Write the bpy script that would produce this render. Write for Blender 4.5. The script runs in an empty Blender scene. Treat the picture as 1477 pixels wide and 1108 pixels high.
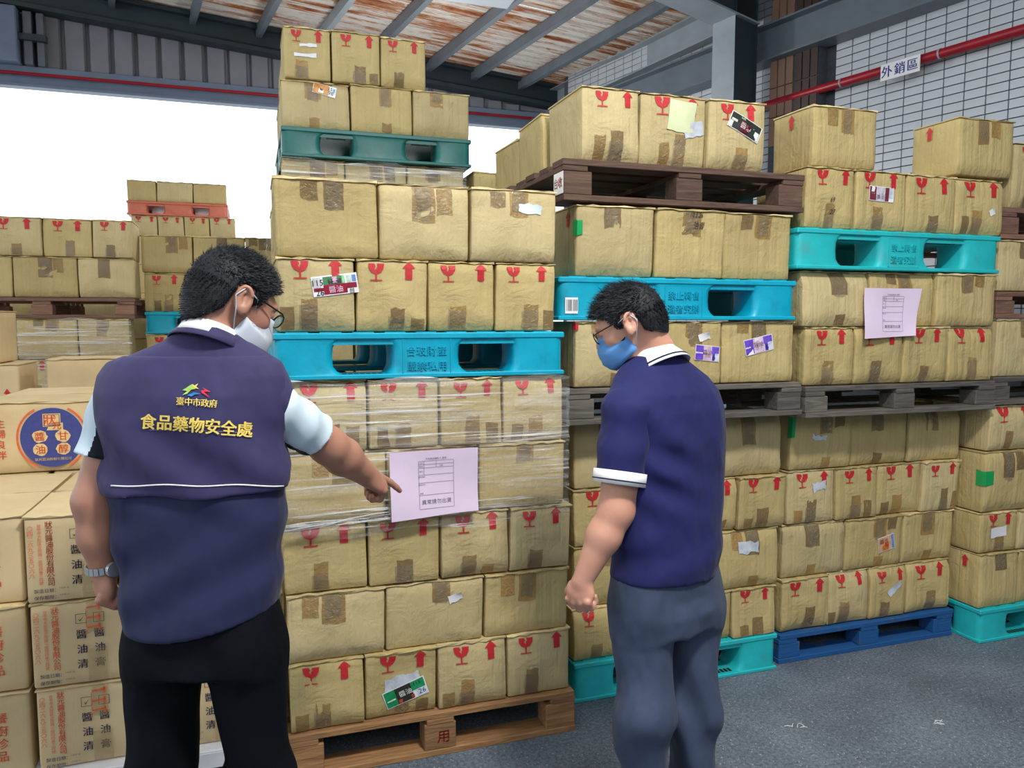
import bpy, bmesh, math, random
import numpy as np
from mathutils import Vector, Matrix, Euler
from mathutils.bvhtree import BVHTree

random.seed(7)
rng = np.random.default_rng(7)
SC = bpy.context.scene
COL = SC.collection

# ------------------------------------------------------------------ camera
CAM_H = 1.57
YAW, PITCH = math.radians(18.6), math.radians(4.8)
FPX, CX, CY = 1109.0, 738.5, 554.0
cam_data = bpy.data.cameras.new('camera')
cam_data.sensor_width = 36.0
cam_data.lens = 36.0 * FPX / 1477.0
cam_data.clip_start = 0.05
cam = bpy.data.objects.new('camera', cam_data)
cam.location = (0, 0, CAM_H)
cam.rotation_euler = (math.pi / 2 - PITCH, 0, -YAW)
COL.objects.link(cam)
SC.camera = cam

# ------------------------------------------------------------------ world, lights, exposure
SC.view_settings.view_transform = 'Standard'
SC.view_settings.look = 'None'
SC.view_settings.gamma = 1.0
SC.view_settings.use_curve_mapping = False
SC.view_settings.exposure = -0.5
BAY_SILL = 2.9
world = bpy.data.worlds.new('hazy_sky')
SC.world = world
world.use_nodes = True
bg = world.node_tree.nodes['Background']
bg.inputs['Color'].default_value = (0.88, 0.95, 1.0, 1)
bg.inputs["Strength"].default_value = 2.9
# portals: the open bays and the skylight that let the daylight into the shed
def portal(name, loc, rot, sx, sy):
    l = bpy.data.lights.new(name, 'AREA'); l.shape = 'RECTANGLE'; l.size = sx; l.size_y = sy
    l.cycles.is_portal = True
    o = bpy.data.objects.new(name, l); o.location = loc; o.rotation_euler = rot; COL.objects.link(o)
    o['kind'] = 'structure'
portal('door_portal', (-3.2, 9.05, 1.95), (-math.pi / 2, 0, 0), 13.5, 3.9)
portal('bay_portal', (-1.5, -2.6, 2.2), (math.pi / 2, 0, 0), 14.0, 4.4)
portal('skylight_portal', (0.2, 1.2, 5.1), (0, 0, 0), 5.2, 3.6)
# ceiling lamps of the bay: one high-bay fitting over the aisle
def high_bay(name, loc, power, size):
    l = bpy.data.lights.new(name, 'AREA'); l.shape = 'DISK'; l.size = size; l.energy = power
    l.color = (1.0, 0.97, 0.90)
    o = bpy.data.objects.new(name, l); o.location = loc; COL.objects.link(o)
    o['kind'] = 'structure'
    return o
lamp_a = high_bay('bay_lamp', (1.1, 0.45, 3.95), 190, 0.45)
bl = bpy.data.lights.new('roof_fill_light', 'POINT'); bl.energy = 110; bl.shadow_soft_size = .12; bl.color = (1.0, .96, .9)  # unseen point light added behind the stacks to brighten the roof
bo = bpy.data.objects.new('roof_fill_light', bl); bo.location = (1.3, 6.4, 3.05); bo['kind'] = 'structure'; COL.objects.link(bo)

# ------------------------------------------------------------------ helpers
_fw = Vector((math.sin(YAW) * math.cos(PITCH), math.cos(YAW) * math.cos(PITCH), -math.sin(PITCH)))
_rt = Vector((math.cos(YAW), -math.sin(YAW), 0))
_up = _rt.cross(_fw)
def W(x, y, d):
    """world point d metres in front of the camera, seen at photo position x, y"""
    return Vector((0, 0, CAM_H)) + _fw * d + _rt * ((x - CX) / FPX * d) - _up * ((y - CY) / FPX * d)

def lin(c):
    return tuple(((v / 255.) / 12.92 if v / 255. <= .04045 else ((v / 255. + .055) / 1.055) ** 2.4) for v in c)

MATS = {}
class N:
    def __init__(s, mat):
        s.t = mat.node_tree; s.n = s.t.nodes; s.l = s.t.links
        s.bsdf = s.n.get('Principled BSDF'); s.out = s.n.get('Material Output')
    def add(s, typ, **kw):
        nd = s.n.new(typ)
        for k, v in kw.items():
            if k in nd.inputs.keys() if isinstance(k, str) else False:
                nd.inputs[k].default_value = v
            else:
                setattr(nd, k, v)
        return nd
    def link(s, a, b): s.l.new(a, b)
    def ramp(s, src, stops):
        r = s.n.new('ShaderNodeValToRGB'); e = r.color_ramp.elements
        while len(e) > 1: e.remove(e[0])
        e[0].position = stops[0][0]; e[0].color = (*stops[0][1], 1)
        for p, c in stops[1:]:
            x = e.new(p); x.color = (*c, 1)
        s.link(src, r.inputs['Fac']); return r
    def mix(s, fac, a, b, blend='MIX'):
        m = s.n.new('ShaderNodeMix'); m.data_type = 'RGBA'; m.blend_type = blend
        for sock, v in ((m.inputs[0], fac), (m.inputs[6], a), (m.inputs[7], b)):
            if isinstance(v, (int, float)): sock.default_value = v
            elif isinstance(v, tuple): sock.default_value = (*v, 1) if len(v) == 3 else v
            else: s.link(v, sock)
        return m.outputs[2]
    def coord(s, kind='Object', scale=(1, 1, 1), rot=(0, 0, 0)):
        tc = s.n.new('ShaderNodeTexCoord'); mp = s.n.new('ShaderNodeMapping')
        mp.inputs['Scale'].default_value = scale; mp.inputs['Rotation'].default_value = rot
        s.link(tc.outputs[kind], mp.inputs['Vector']); return mp.outputs['Vector']
    def noise(s, vec, scale, detail=3, rough=.55, dist=0.0):
        nd = s.n.new('ShaderNodeTexNoise'); nd.inputs['Scale'].default_value = scale
        nd.inputs['Detail'].default_value = detail; nd.inputs['Roughness'].default_value = rough
        nd.inputs['Distortion'].default_value = dist
        if vec is not None: s.link(vec, nd.inputs['Vector'])
        return nd.outputs['Fac']
    def bump(s, h, strength, dist=.01, normal=None):
        b = s.n.new('ShaderNodeBump'); b.inputs['Strength'].default_value = strength
        b.inputs['Distance'].default_value = dist; s.link(h, b.inputs['Height'])
        if normal is not None: s.link(normal, b.inputs['Normal'])
        return b.outputs['Normal']
    def math(s, op, a, b=None):
        m = s.n.new('ShaderNodeMath'); m.operation = op
        for i, v in enumerate((a, b)):
            if v is None: continue
            if isinstance(v, (int, float)): m.inputs[i].default_value = v
            else: s.link(v, m.inputs[i])
        return m.outputs[0]

def newmat(name):
    m = bpy.data.materials.new(name); m.use_nodes = True; MATS[name] = m
    return m, N(m)

def simple(name, rgb, rough=.6, metal=0.0, var=.12, nscale=8, bump=0.0, bscale=60, spec=.5, alpha=1.0, coat=0.0, sheen=0.0):
    m, n = newmat(name)
    c = lin(rgb); v = n.coord()
    f = n.noise(v, nscale, 4)
    lo = tuple(max(0, x * (1 - var)) for x in c); hi = tuple(min(1, x * (1 + var)) for x in c)
    r = n.ramp(f, [(.3, lo), (.7, hi)])
    n.link(r.outputs['Color'], n.bsdf.inputs['Base Color'])
    n.bsdf.inputs['Roughness'].default_value = rough
    n.bsdf.inputs['Metallic'].default_value = metal
    n.bsdf.inputs['Specular IOR Level'].default_value = spec
    n.bsdf.inputs['Alpha'].default_value = alpha
    n.bsdf.inputs['Coat Weight'].default_value = coat
    n.bsdf.inputs['Sheen Weight'].default_value = sheen
    if bump:
        n.link(n.bump(n.noise(v, bscale, 3), bump, .004), n.bsdf.inputs['Normal'])
    return m

def tag(o, label=None, cat=None, group=None, kind=None):
    if label: o['label'] = label
    if cat: o['category'] = cat
    if group: o['group'] = group
    if kind: o['kind'] = kind
    return o

def mesh_obj(name, verts, faces, mat=None, parent=None, smooth=False, loc=None, rot=None):
    me = bpy.data.meshes.new(name)
    me.from_pydata([tuple(v) for v in verts], [], [tuple(f) for f in faces])
    me.update()
    return link_mesh(name, me, mat, parent, smooth, loc, rot)

def link_mesh(name, me, mat=None, parent=None, smooth=False, loc=None, rot=None):
    if smooth: me.polygons.foreach_set('use_smooth', [True] * len(me.polygons))
    if mat is not None:
        me.materials.clear()
        for m in (mat if isinstance(mat, (list, tuple)) else [mat]): me.materials.append(m)
    o = bpy.data.objects.new(name, me); COL.objects.link(o)
    if parent is not None: o.parent = parent
    if loc is not None: o.location = loc
    if rot is not None: o.rotation_euler = rot
    return o

def empty(name, loc, rz=0.0):
    o = bpy.data.objects.new(name, None); o.location = loc; o.rotation_euler = (0, 0, rz)
    o.empty_display_size = .1; COL.objects.link(o); return o

def children(o): return [c for c in bpy.data.objects if c.parent == o]
def copy_tree(o, parent=None):
    kids = KIDS.get(o.name) or children(o)
    c = o.copy(); COL.objects.link(c); c.parent = parent
    for k in kids: copy_tree(k, c)
    return c
KIDS = {}

class MB:
    """collects simple shapes into one mesh"""
    def __init__(s): s.v = []; s.f = []
    def add(s, vs, fs):
        b = len(s.v); s.v += [tuple(v) for v in vs]; s.f += [tuple(b + i for i in f) for f in fs]; return s
    def box(s, x0, x1, y0, y1, z0, z1, ch=0.0):
        if ch <= 0:
            vs = [(x, y, z) for z in (z0, z1) for y in (y0, y1) for x in (x0, x1)]
            return s.add(vs, [(0, 2, 3, 1), (4, 5, 7, 6), (0, 1, 5, 4), (2, 6, 7, 3), (0, 4, 6, 2), (1, 3, 7, 5)])
        bm = bmesh.new(); bmesh.ops.create_cube(bm, size=1)
        bmesh.ops.scale(bm, vec=(x1 - x0, y1 - y0, z1 - z0), verts=bm.verts)
        bmesh.ops.translate(bm, vec=((x0 + x1) / 2, (y0 + y1) / 2, (z0 + z1) / 2), verts=bm.verts)
        bmesh.ops.bevel(bm, geom=bm.edges[:], offset=ch, segments=1, affect='EDGES')
        bm.verts.index_update()
        s.add([v.co[:] for v in bm.verts], [[v.index for v in f.verts] for f in bm.faces]); bm.free(); return s
    def prism(s, poly, axis, a, b):
        """poly: 2-d points; extruded along axis from a to b"""
        n = len(poly)
        def P(p, t):
            return {'x': (t, p[0], p[1]), 'y': (p[0], t, p[1]), 'z': (p[0], p[1], t)}[axis]
        vs = [P(p, a) for p in poly] + [P(p, b) for p in poly]
        fs = [tuple(range(n))[::-1], tuple(range(n, 2 * n))] + [(i, (i + 1) % n, n + (i + 1) % n, n + i) for i in range(n)]
        return s.add(vs, fs)
    def tube(s, pts, r, seg=8, cap=True):
        pts = [Vector(p) for p in pts]; rs = r if isinstance(r, (list, tuple)) else [r] * len(pts)
        rings = []; up = Vector((0, 0, 1))
        for i, p in enumerate(pts):
            d = (pts[min(i + 1, len(pts) - 1)] - pts[max(i - 1, 0)]).normalized()
            a = d.cross(up)
            if a.length < 1e-3: a = d.cross(Vector((1, 0, 0)))
            a.normalize(); b = d.cross(a)
            rings.append([p + (a * math.cos(t) + b * math.sin(t)) * rs[i] for t in [2 * math.pi * k / seg for k in range(seg)]])
        vs = [v for rg in rings for v in rg]; fs = []
        for i in range(len(pts) - 1):
            for k in range(seg):
                fs.append((i * seg + k, i * seg + (k + 1) % seg, (i + 1) * seg + (k + 1) % seg, (i + 1) * seg + k))
        if cap:
            fs.append(tuple(range(seg))[::-1]); fs.append(tuple((len(pts) - 1) * seg + k for k in range(seg)))
        return s.add(vs, fs)
    def build(s, name, mat=None, parent=None, smooth=False, loc=None, rot=None):
        return mesh_obj(name, s.v, s.f, mat, parent, smooth, loc, rot)

# text as flat mesh in the x-z plane, centred; cached
_TXT = {}
def text_geo(txt, size, bold=0.0, depth=0.0):
    bold = 0.0; key = (txt, bold, depth / size if size else 0)
    if key not in _TXT:
        cu = bpy.data.curves.new('lettering', 'FONT'); cu.body = txt; cu.size = 1.0; cu.resolution_u = 2
        cu.align_x = 'CENTER'; cu.offset = bold; cu.extrude = depth / size / 2 if size else 0
        o = bpy.data.objects.new('lettering', cu); COL.objects.link(o)
        dg = bpy.context.evaluated_depsgraph_get()
        me = bpy.data.meshes.new_from_object(o.evaluated_get(dg))
        v = np.zeros(len(me.vertices) * 3); me.vertices.foreach_get('co', v); v = v.reshape(-1, 3)
        f = [tuple(p.vertices) for p in me.polygons]
        bpy.data.objects.remove(o); bpy.data.curves.remove(cu); bpy.data.meshes.remove(me)
        if len(v):
            v[:, 1] -= (v[:, 1].min() + v[:, 1].max()) / 2; v[:, 0] -= (v[:, 0].min() + v[:, 0].max()) / 2
        _TXT[key] = (v, f)
    v, f = _TXT[key]
    return v * size, f
def text_at(mb, txt, size, x, z, y, bold=0.0, vertical=False, pitch=1.12, depth=0.0, sx=1.0, rot=0.0, curve=None):
    """adds lettering to mesh builder mb, in plane y, facing -y"""
    items = [(txt, 0, 0)] if not vertical else [(c, 0, -i * size * pitch) for i, c in enumerate(txt)]
    if vertical: z = z + size * pitch * (len(txt) - 1) / 2
    ca, sa = math.cos(rot), math.sin(rot)
    for t, ox, oz in items:
        v, f = text_geo(t, size, bold, depth)
        for sh_ in ((0.0,) if bold < .009 or depth else (-.014 * size, .014 * size)):
            vs = []
            for p in v:
                a, b = p[0] * sx + ox + sh_, p[1] + oz
                a, b = a * ca - b * sa, a * sa + b * ca
                vs.append((x + a, y - p[2] if curve is None else curve(x + a, z + b), z + b))
            mb.add(vs, f)
    return mb
# ------------------------------------------------------------------ materials
def kraft_mat(name, rgb, fresh=False):
    m, n = newmat(name)
    oi = n.add('ShaderNodeObjectInfo')
    v = n.coord('Object')
    c = lin(rgb)
    r = n.ramp(oi.outputs['Random'], [(0, tuple(x * .90 for x in c)), (.5, c), (1, (c[0] * 1.05, c[1] * 1.06, c[2] * 1.10))])
    # blotches and faint vertical score lines of the corrugated board
    big = n.noise(v, 6, 4, .6)
    blot = n.ramp(big, [(.25, (.86, .85, .82)), (.6, (1, 1, 1)), (.9, (1.04, 1.03, 1.0))])
    col = n.mix(1.0, r.outputs['Color'], blot.outputs['Color'], 'MULTIPLY')
    vs = n.coord('Object', (38, 38, .6))
    lines = n.noise(vs, 1.0, 2, .5)
    lr = n.ramp(lines, [(.0, (.95, .94, .92)), (.34, (1, 1, 1)), (.66, (1, 1, 1)), (.72, (1.07, 1.07, 1.05))])
    col = n.mix(.15 if fresh else .7, col, lr.outputs['Color'], 'MULTIPLY')
    n.link(col, n.bsdf.inputs['Base Color'])
    n.bsdf.inputs['Roughness'].default_value = .72
    n.bsdf.inputs['Specular IOR Level'].default_value = .25
    flute = n.noise(n.coord('Object', (170, 170, 2.5)), 1.0, 1)
    b1 = n.bump(flute, .10 if fresh else .25, .004)
    b2 = n.bump(lines, .1 if fresh else .8, .008, b1)
    b3 = n.bump(n.noise(v, 11, 5, .6, .5), .12 if fresh else .62, .016, b2)
    n.link(b3, n.bsdf.inputs['Normal'])
    return m
KRAFT = kraft_mat('kraft_board', (190, 170, 118))
KRAFT2 = kraft_mat('kraft_board_pale', (196, 178, 132))
FRESH = kraft_mat('fresh_kraft_board', (214, 190, 146), True)
INNER = simple('kraft_cut_edge', (214, 192, 142), .8, var=.2, nscale=30)

def tape_mat(name, rgb, alpha, rough):
    m, n = newmat(name)
    v = n.coord('Object')
    c = lin(rgb)
    r = n.ramp(n.noise(v, 14, 4), [(.3, tuple(x * .8 for x in c)), (.7, tuple(min(1, x * 1.2) for x in c))])
    n.link(r.outputs['Color'], n.bsdf.inputs['Base Color'])
    n.bsdf.inputs['Roughness'].default_value = rough
    n.bsdf.inputs['Alpha'].default_value = alpha
    n.bsdf.inputs['Specular IOR Level'].default_value = .6
    n.link(n.bump(n.noise(v, 45, 3, .6, 1.2), .8, .01), n.bsdf.inputs['Normal'])
    return m
TAPE = [tape_mat('brown_tape', (158, 126, 76), .62, .3), tape_mat('old_brown_tape', (132, 106, 70), .62, .35),
        tape_mat('amber_tape', (178, 140, 78), .6, .3)]
CLEAR = tape_mat('clear_tape', (156, 142, 116), .42, .1)
def print_mat(name, rgb, alpha=.95, rough=.6, wear=.0):
    m, n = newmat(name)
    v = n.coord('Object'); c = lin(rgb)
    r = n.ramp(n.noise(v, 90, 3), [(.3, tuple(x * .85 for x in c)), (.7, tuple(min(1, x * 1.1) for x in c))])
    n.link(r.outputs['Color'], n.bsdf.inputs['Base Color'])
    n.bsdf.inputs['Roughness'].default_value = rough
    if wear:
        a = n.ramp(n.noise(v, 260, 2), [(.30, (1 - wear,) * 3), (.45, (alpha,) * 3)])
        n.link(a.outputs['Color'], n.bsdf.inputs['Alpha'])
    else: n.bsdf.inputs['Alpha'].default_value = alpha
    return m
RED_INK = print_mat('red_ink', (196, 32, 44), .95, .6, .3)
ORANGE_INK = print_mat('orange_ink', (232, 100, 58), .95)
NAVY_INK = print_mat('navy_ink', (38, 42, 88), .97)
BLACK_INK = print_mat('black_ink', (28, 26, 28), .97)
BLUE_PRINT = print_mat('blue_oval_ink', (62, 70, 140), .98)
PAPER_TAN = print_mat('pale_kraft_print', (225, 195, 140), 1)
WHITE_P = simple('white_paper', (232, 232, 236), .55, var=.05, bump=.3, bscale=25)
TORN_P = simple('torn_label_paper', (198, 204, 214), .5, var=.2, nscale=30, bump=.5, bscale=40)
GREEN_TAPE = simple('green_tape', (20, 158, 84), .35, var=.1)
PINK = simple('pink_notice_paper', (230, 210, 234), .6, var=.03, bump=.25, bscale=9)
GREY_LINE = print_mat('grey_print', (88, 84, 104), .9)

def plastic(name, rgb, dirt, rough=.42):
    m, n = newmat(name)
    v = n.coord('Object'); c = lin(rgb); d = lin(dirt)
    f = n.noise(v, 9, 6, .65)
    r = n.ramp(f, [(.30, d), (.45, tuple(x * .92 for x in c)), (.7, tuple(min(1, x * 1.06) for x in c))])
    oi = n.add('ShaderNodeObjectInfo')
    n.link(r.outputs['Color'], n.bsdf.inputs['Base Color'])
    n.bsdf.inputs['Roughness'].default_value = rough
    n.link(n.bump(n.noise(v, 70, 3), .15, .003), n.bsdf.inputs['Normal'])
    return m
TURQ = plastic('turquoise_plastic', (0, 166, 198), (0, 140, 168))
TURQ_W = plastic('worn_turquoise_plastic', (30, 186, 192), (70, 160, 160), .55)
GREENP = plastic('dark_green_plastic', (26, 104, 100), (18, 84, 82))
REDP = plastic('faded_red_plastic', (204, 108, 82), (176, 84, 62))
def wood_mat(name, a, b, paint=None):
    m, n = newmat(name)
    v = n.coord('Object', (2.0, 22, 22)); oi = n.add('ShaderNodeObjectInfo')
    va = n.add('ShaderNodeVectorMath', operation='ADD'); n.link(v, va.inputs[0]); n.link(oi.outputs['Random'], va.inputs[1])
    g = n.noise(va.outputs[0], 2.0, 6, .65, 1.5)
    r = n.ramp(g, [(.25, lin(a)), (.75, lin(b))])
    rr = n.ramp(oi.outputs['Random'], [(0, (.72, .72, .74)), (1, (1.15, 1.12, 1.08))])
    col = n.mix(1.0, r.outputs['Color'], rr.outputs['Color'], 'MULTIPLY')
    if paint:
        pm = n.ramp(n.noise(n.coord('Object'), 12, 5, .7), [(.30, (0, 0, 0)), (.42, (1, 1, 1))])
        col = n.mix(pm.outputs['Color'], col, lin(paint))
    n.link(col, n.bsdf.inputs['Base Color'])
    n.bsdf.inputs['Roughness'].default_value = .8
    n.link(n.bump(g, .6, .006), n.bsdf.inputs['Normal'])
    return m
WOOD_TAN = wood_mat('pale_pallet_wood', (112, 78, 48), (186, 142, 96))
WOOD_DK = wood_mat('dark_pallet_wood', (58, 42, 36), (112, 86, 72))
WOOD_GY = wood_mat('grey_pallet_wood', (62, 60, 58), (124, 118, 110))
WOOD_RD = wood_mat('reddish_pallet_wood', (92, 66, 56), (156, 118, 98))
WOOD_BL = wood_mat('blue_painted_pallet_wood', (60, 60, 70), (120, 110, 100), (18, 82, 142))

# ------------------------------------------------------------------ the setting
m, n = newmat('asphalt')
v = n.coord('Object')
f1 = n.noise(v, 3, 4); f2 = n.noise(v, 75, 4, .8)
base = n.ramp(f1, [(.3, lin((84, 94, 104))), (.7, lin((108, 119, 130)))])
vo = n.add('ShaderNodeTexVoronoi'); vo.inputs['Scale'].default_value = 90; n.link(v, vo.inputs['Vector'])
chip = n.ramp(vo.outputs['Distance'], [(.10, (1, 1, 1)), (.2, (0, 0, 0))])
keep = n.ramp(n.noise(v, 44, 1), [(.5, (0, 0, 0)), (.56, (1, 1, 1))])
msk = n.mix(1.0, chip.outputs['Color'], keep.outputs['Color'], 'MULTIPLY')
col = n.mix(msk, base.outputs['Color'], lin((200, 206, 204)))
grain = n.ramp(f2, [(.38, (.42, .42, .44)), (.62, (1.5, 1.5, 1.5))])
col = n.mix(.8, col, grain.outputs['Color'], 'MULTIPLY')
n.link(col, n.bsdf.inputs['Base Color']); n.bsdf.inputs['Roughness'].default_value = .62
n.link(n.bump(f2, .55, .006), n.bsdf.inputs['Normal'])
ASPHALT = m
fl = MB().add([(-9.5, -10, 0), (9, -10, 0), (9, 9.3, 0), (-9.5, 9.3, 0)], [(0, 1, 2, 3)]).build('floor', ASPHALT)
tag(fl, 'dark speckled asphalt floor of the loading bay', kind='structure')

apron = MB().add([(-20, 9.3, -.02), (9, 9.3, -.02), (9, 26, -.02), (-20, 26, -.02)], [(0, 1, 2, 3)]).add([(-20, -10, -.02), (-9.5, -10, -.02), (-9.5, 9.3, -.02), (-20, 9.3, -.02)], [(0, 1, 2, 3)]).build('floor_yard', simple('yard_concrete', (226, 224, 218), .8, var=.1))  # unseen yard, kept near-white to bounce daylight up to the roof
tag(apron, 'pale concrete yard outside the loading door, added to bounce daylight', kind='structure')
STEEL = simple('grey_painted_steel', (102, 112, 124), .45, .0, var=.12, nscale=5, bump=.1, bscale=40)
STEEL_L = simple('pale_and_lit_steel', (150, 160, 170), .45, .0, var=.10, nscale=5)
STEEL_D = simple('dark_painted_steel', (44, 58, 66), .5, .0, var=.15, nscale=5)
SIDING = simple('grey_siding_paint', (134, 138, 148), .5, 0, var=.08, nscale=4)
RED_PIPE = simple('red_pipe_paint', (160, 26, 42), .35, var=.15)
WALLG = simple('lintel_paint', (112, 128, 152), .5, var=.08)

DY = 9.0                                     # door wall plane
def zroof(x, y): return 4.493 - .09 * (x + .16 * (y - DY) - 2.0)
# door wall above the opening: lintel, siding panels, fire pipe, gable rafter
wall = MB().box(-12, 5.0, DY + .06, DY + .12, 3.88, 5.2).build('wall_back', SIDING)
tag(wall, 'grey ribbed siding wall above the wide loading door', kind='structure')
me_panel = None
for i in range(34):
    x0 = -4.4 + i * .222
    zt = 4.44 - .105 * (x0 + .1 - .25)
    MB().prism([(x0 + .012, DY + .06), (x0 + .03, DY - .0), (x0 + .19, DY - .0), (x0 + .208, DY + .06)], 'z', 4.06, zt).build('siding_panel', SIDING, wall)
lint = MB().box(-12, 5.0, DY - .06, DY + .06, 4.0, 4.06).box(-12, 5.0, DY - .02, DY + .08, 3.88, 4.0).box(-12, 5.0, DY - .08, DY + .02, 3.86, 3.885).build('trim_1', WALLG)
tag(lint, 'blue grey steel lintel over the loading door', kind='structure')
pp = MB().tube([(-12, DY - .075, 3.985), (5.0, DY - .075, 3.985)], .016).build('fire_pipe', RED_PIPE)
tag(pp, 'thin red pipe running along the lintel of the loading door', 'pipe')
# gable rafter
ra = MB()
xs = [-9.0, -2.3, .3, 2.0, 3.6]
def zra(x): return 4.66 - .085 * x
for a, b in zip(xs[:-1], xs[1:]):
    for dz0, dz1, y0, y1 in ((-.02, .02, DY - .2, DY - .02), (-.25, -.21, DY - .2, DY - .02), (-.21, -.02, DY - .12, DY - .10)):
        ra.add([(a, y0, zra(a) + dz0), (b, y0, zra(b) + dz0), (b, y1, zra(b) + dz0), (a, y1, zra(a) + dz0),
                (a, y0, zra(a) + dz1), (b, y0, zra(b) + dz1), (b, y1, zra(b) + dz1), (a, y1, zra(a) + dz1)],
               [(3, 2, 1, 0), (4, 5, 6, 7), (0, 1, 5, 4), (1, 2, 6, 5), (2, 3, 7, 6), (3, 0, 4, 7)])
tag(ra.build('gable_rafter', STEEL_D), 'dark steel rafter against the gable wall over the door', 'beam')
# old wall cabinet hood at the left end of the siding
hb = MB().box(-2.62, -2.08, DY - .22, DY - .01, 4.06, 4.58, .01)
o = hb.build('wall_unit', WALLG)
MB().box(-2.04, -1.97, DY - .14, DY - .01, 4.06, 4.56).box(-1.93, -1.87, DY - .12, DY - .01, 4.06, 4.56).build('conduit', STEEL, o)
MB().box(-2.08, -1.84, DY - .18, DY - .1, 4.28, 4.34).build('bracket', STEEL_D, o)
tag(o, 'blue grey boxy unit with conduits high on the left siding', 'wall unit')

# roof: rust-streaked corrugated sheets lying on purlins
m, n = newmat('rusty_roof_sheet')
v = n.coord('Object', (.55, 7.0, 1))
f = n.noise(v, 1.6, 8, .72, .3)
pat = n.noise(n.coord('Object'), 1.1, 3)
ff = n.math('ADD', n.math('MULTIPLY', f, .75), n.math('MULTIPLY', pat, .25))
r = n.ramp(ff, [(.40, lin((236, 232, 228))), (.505, lin((228, 220, 214))), (.54, lin((196, 138, 100))), (.59, lin((150, 82, 44))), (.70, lin((110, 62, 40)))])
fine = n.ramp(n.noise(n.coord('Object', (6, 60, 1)), 2, 4, .8), [(.36, (.62, .58, .56)), (.52, (1, 1, 1))])
col = n.mix(.7, r.outputs['Color'], fine.outputs['Color'], 'MULTIPLY')
n.link(col, n.bsdf.inputs['Base Color']); n.bsdf.inputs['Roughness'].default_value = .8
ROOFM = m
def roof_sheet(xa, xb, y0, y1, name='roof_sheet', parent=None):
    """xa, xb: offsets measured along the slope at DY; y0..y1 run"""
    mb = MB(); per = .145; k = max(1, int(round((y1 - y0) / per)))
    pts = []
    for i in range(k):
        y = y0 + i * per
        pts += [(y, 0), (y + .085, 0), (y + .10, .03), (y + .13, .03)]
    pts.append((min(y1, y0 + k * per), 0))
    vs = []
    for (y, h) in pts:
        for xq in (xa, xb):
            x = xq - .16 * (y - DY)
            vs.append((x, y, zroof(x, y) + .02 + h))
    fs = [(2 * i, 2 * i + 1, 2 * i + 3, 2 * i + 2) for i in range(len(pts) - 1)]
    return mb.add(vs, fs).build(name, ROOFM, parent)
ceil = roof_sheet(-9.0, -1.2, 5.0, 9.1, 'ceiling')
tag(ceil, 'rust streaked corrugated roof sheeting', kind='structure')
for i in range(6):
    y0 = 9.1 - (i + 1) * 1.02 - .02
    roof_sheet(-1.25 if y0 > 4.9 else .3, 3.68, max(y0, 2.95), 9.1 - i * 1.02, 'roof_sheet', ceil)
roof_sheet(-9.0, -2.9, -2.6, 5.02, 'roof_sheet', ceil)
roof_sheet(1.6, 3.68, -2.6, 2.95, 'roof_sheet', ceil)
roof_sheet(-2.9, 1.6, -2.6, -.6, 'roof_sheet', ceil)
PUR = [-1.3, -.55, .1, .68, 1.27, 1.94, 2.47, 3.05]
for k, xp in enumerate(PUR):
    mb = MB()
    for (za, zb, dx0, dx1) in ((-.10, .0, -.004, .004), (-.104, -.096, -.004, .055), (-.004, .004, -.004, .055)):
        vs = []
        for y in (-2.5, 8.9):
            x = xp - .16 * (y - DY); z = zroof(x, y)
            vs += [(x + dx0, y, z + za), (x + dx1, y, z + za), (x + dx1, y, z + zb), (x + dx0, y, z + zb)]
        mb.add(vs, [(0, 1, 2, 3), (7, 6, 5, 4), (0, 4, 5, 1), (1, 5, 6, 2), (2, 6, 7, 3), (3, 7, 4, 0)])
    o = mb.build('roof_purlin', STEEL_L if k == 3 else STEEL)  # fourth purlin paler all over, painting in its lit flange
    nth = ['first', 'second', 'third', 'fourth', 'fifth', 'sixth', 'seventh', 'eighth'][k]
    tag(o, 'steel purlin under the rusty roof, %s from the left of eight' % nth, 'purlin', 'roof purlins')

# tile wall on the right, with its steel frame
WD = Vector((-.225, .974, 0)).normalized()            # runs away from the camera
WN = Vector((-.974, -.225, 0)).normalized()           # faces the aisle
W0 = Vector((4.6, 3.94, 0))
def wp(s, z, off=0.0): return W0 + WD * s + WN * off + Vector((0, 0, z))
GROUT = simple('dark_grout', (74, 80, 88), .85, var=.2, nscale=20)
TILE = simple('white_glazed_tile', (196, 202, 210), .3, var=.06, nscale=3, spec=.6)
TILE_B = simple('brown_glazed_tile', (150, 118, 100), .35, var=.14, nscale=3)
TILE_K = simple('dark_brown_tile', (64, 48, 44), .4, var=.14, nscale=3)
# frame of the wall: origin W0, local x along the wall, local y away from the aisle
WROT = math.atan2(WD.y, WD.x)
wallr = MB().box(-4.75, 7.5, 0.0, .2, 0, 5.0).build('wall_right', GROUT, loc=W0, rot=(0, 0, WROT + math.pi))
# local x of the wall object runs toward the camera (rotated by pi) and local -y faces the aisle
tag(wallr, 'wall of pale glazed strip tiles with dark joints', kind='structure')
def wl(s): return -s                                  # run away from camera -> local x
TP_X, TP_Z = .142, .0605
tile_me = MB().box(-.0668, .0668, -.012, 0, -.0266, .0266).build('tile', TILE, wallr)
tmesh = tile_me.data
bpy.data.objects.remove(tile_me)
PIL0, PIL1, PIL2 = 1.20, 1.43, 1.67                   # brown pilaster span (dark side, pale side)
cells = []
for iz in range(0, 53):
    z = 1.55 + iz * TP_Z
    for ix in range(-8, 36):
        s = ix * TP_X + .05
        if PIL0 - .05 < s < PIL2 + .05 or z > 4.75 or s > 4.6: continue
        cells.append((s, z))
def tile_px(s, z):
    p = wp(s, z); v = p - Vector((0, 0, CAM_H)); d = v.dot(_fw)
    return (CX + FPX * v.dot(_rt) / d, CY - FPX * v.dot(_up) / d, d)
vis = []
rest = []
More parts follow.
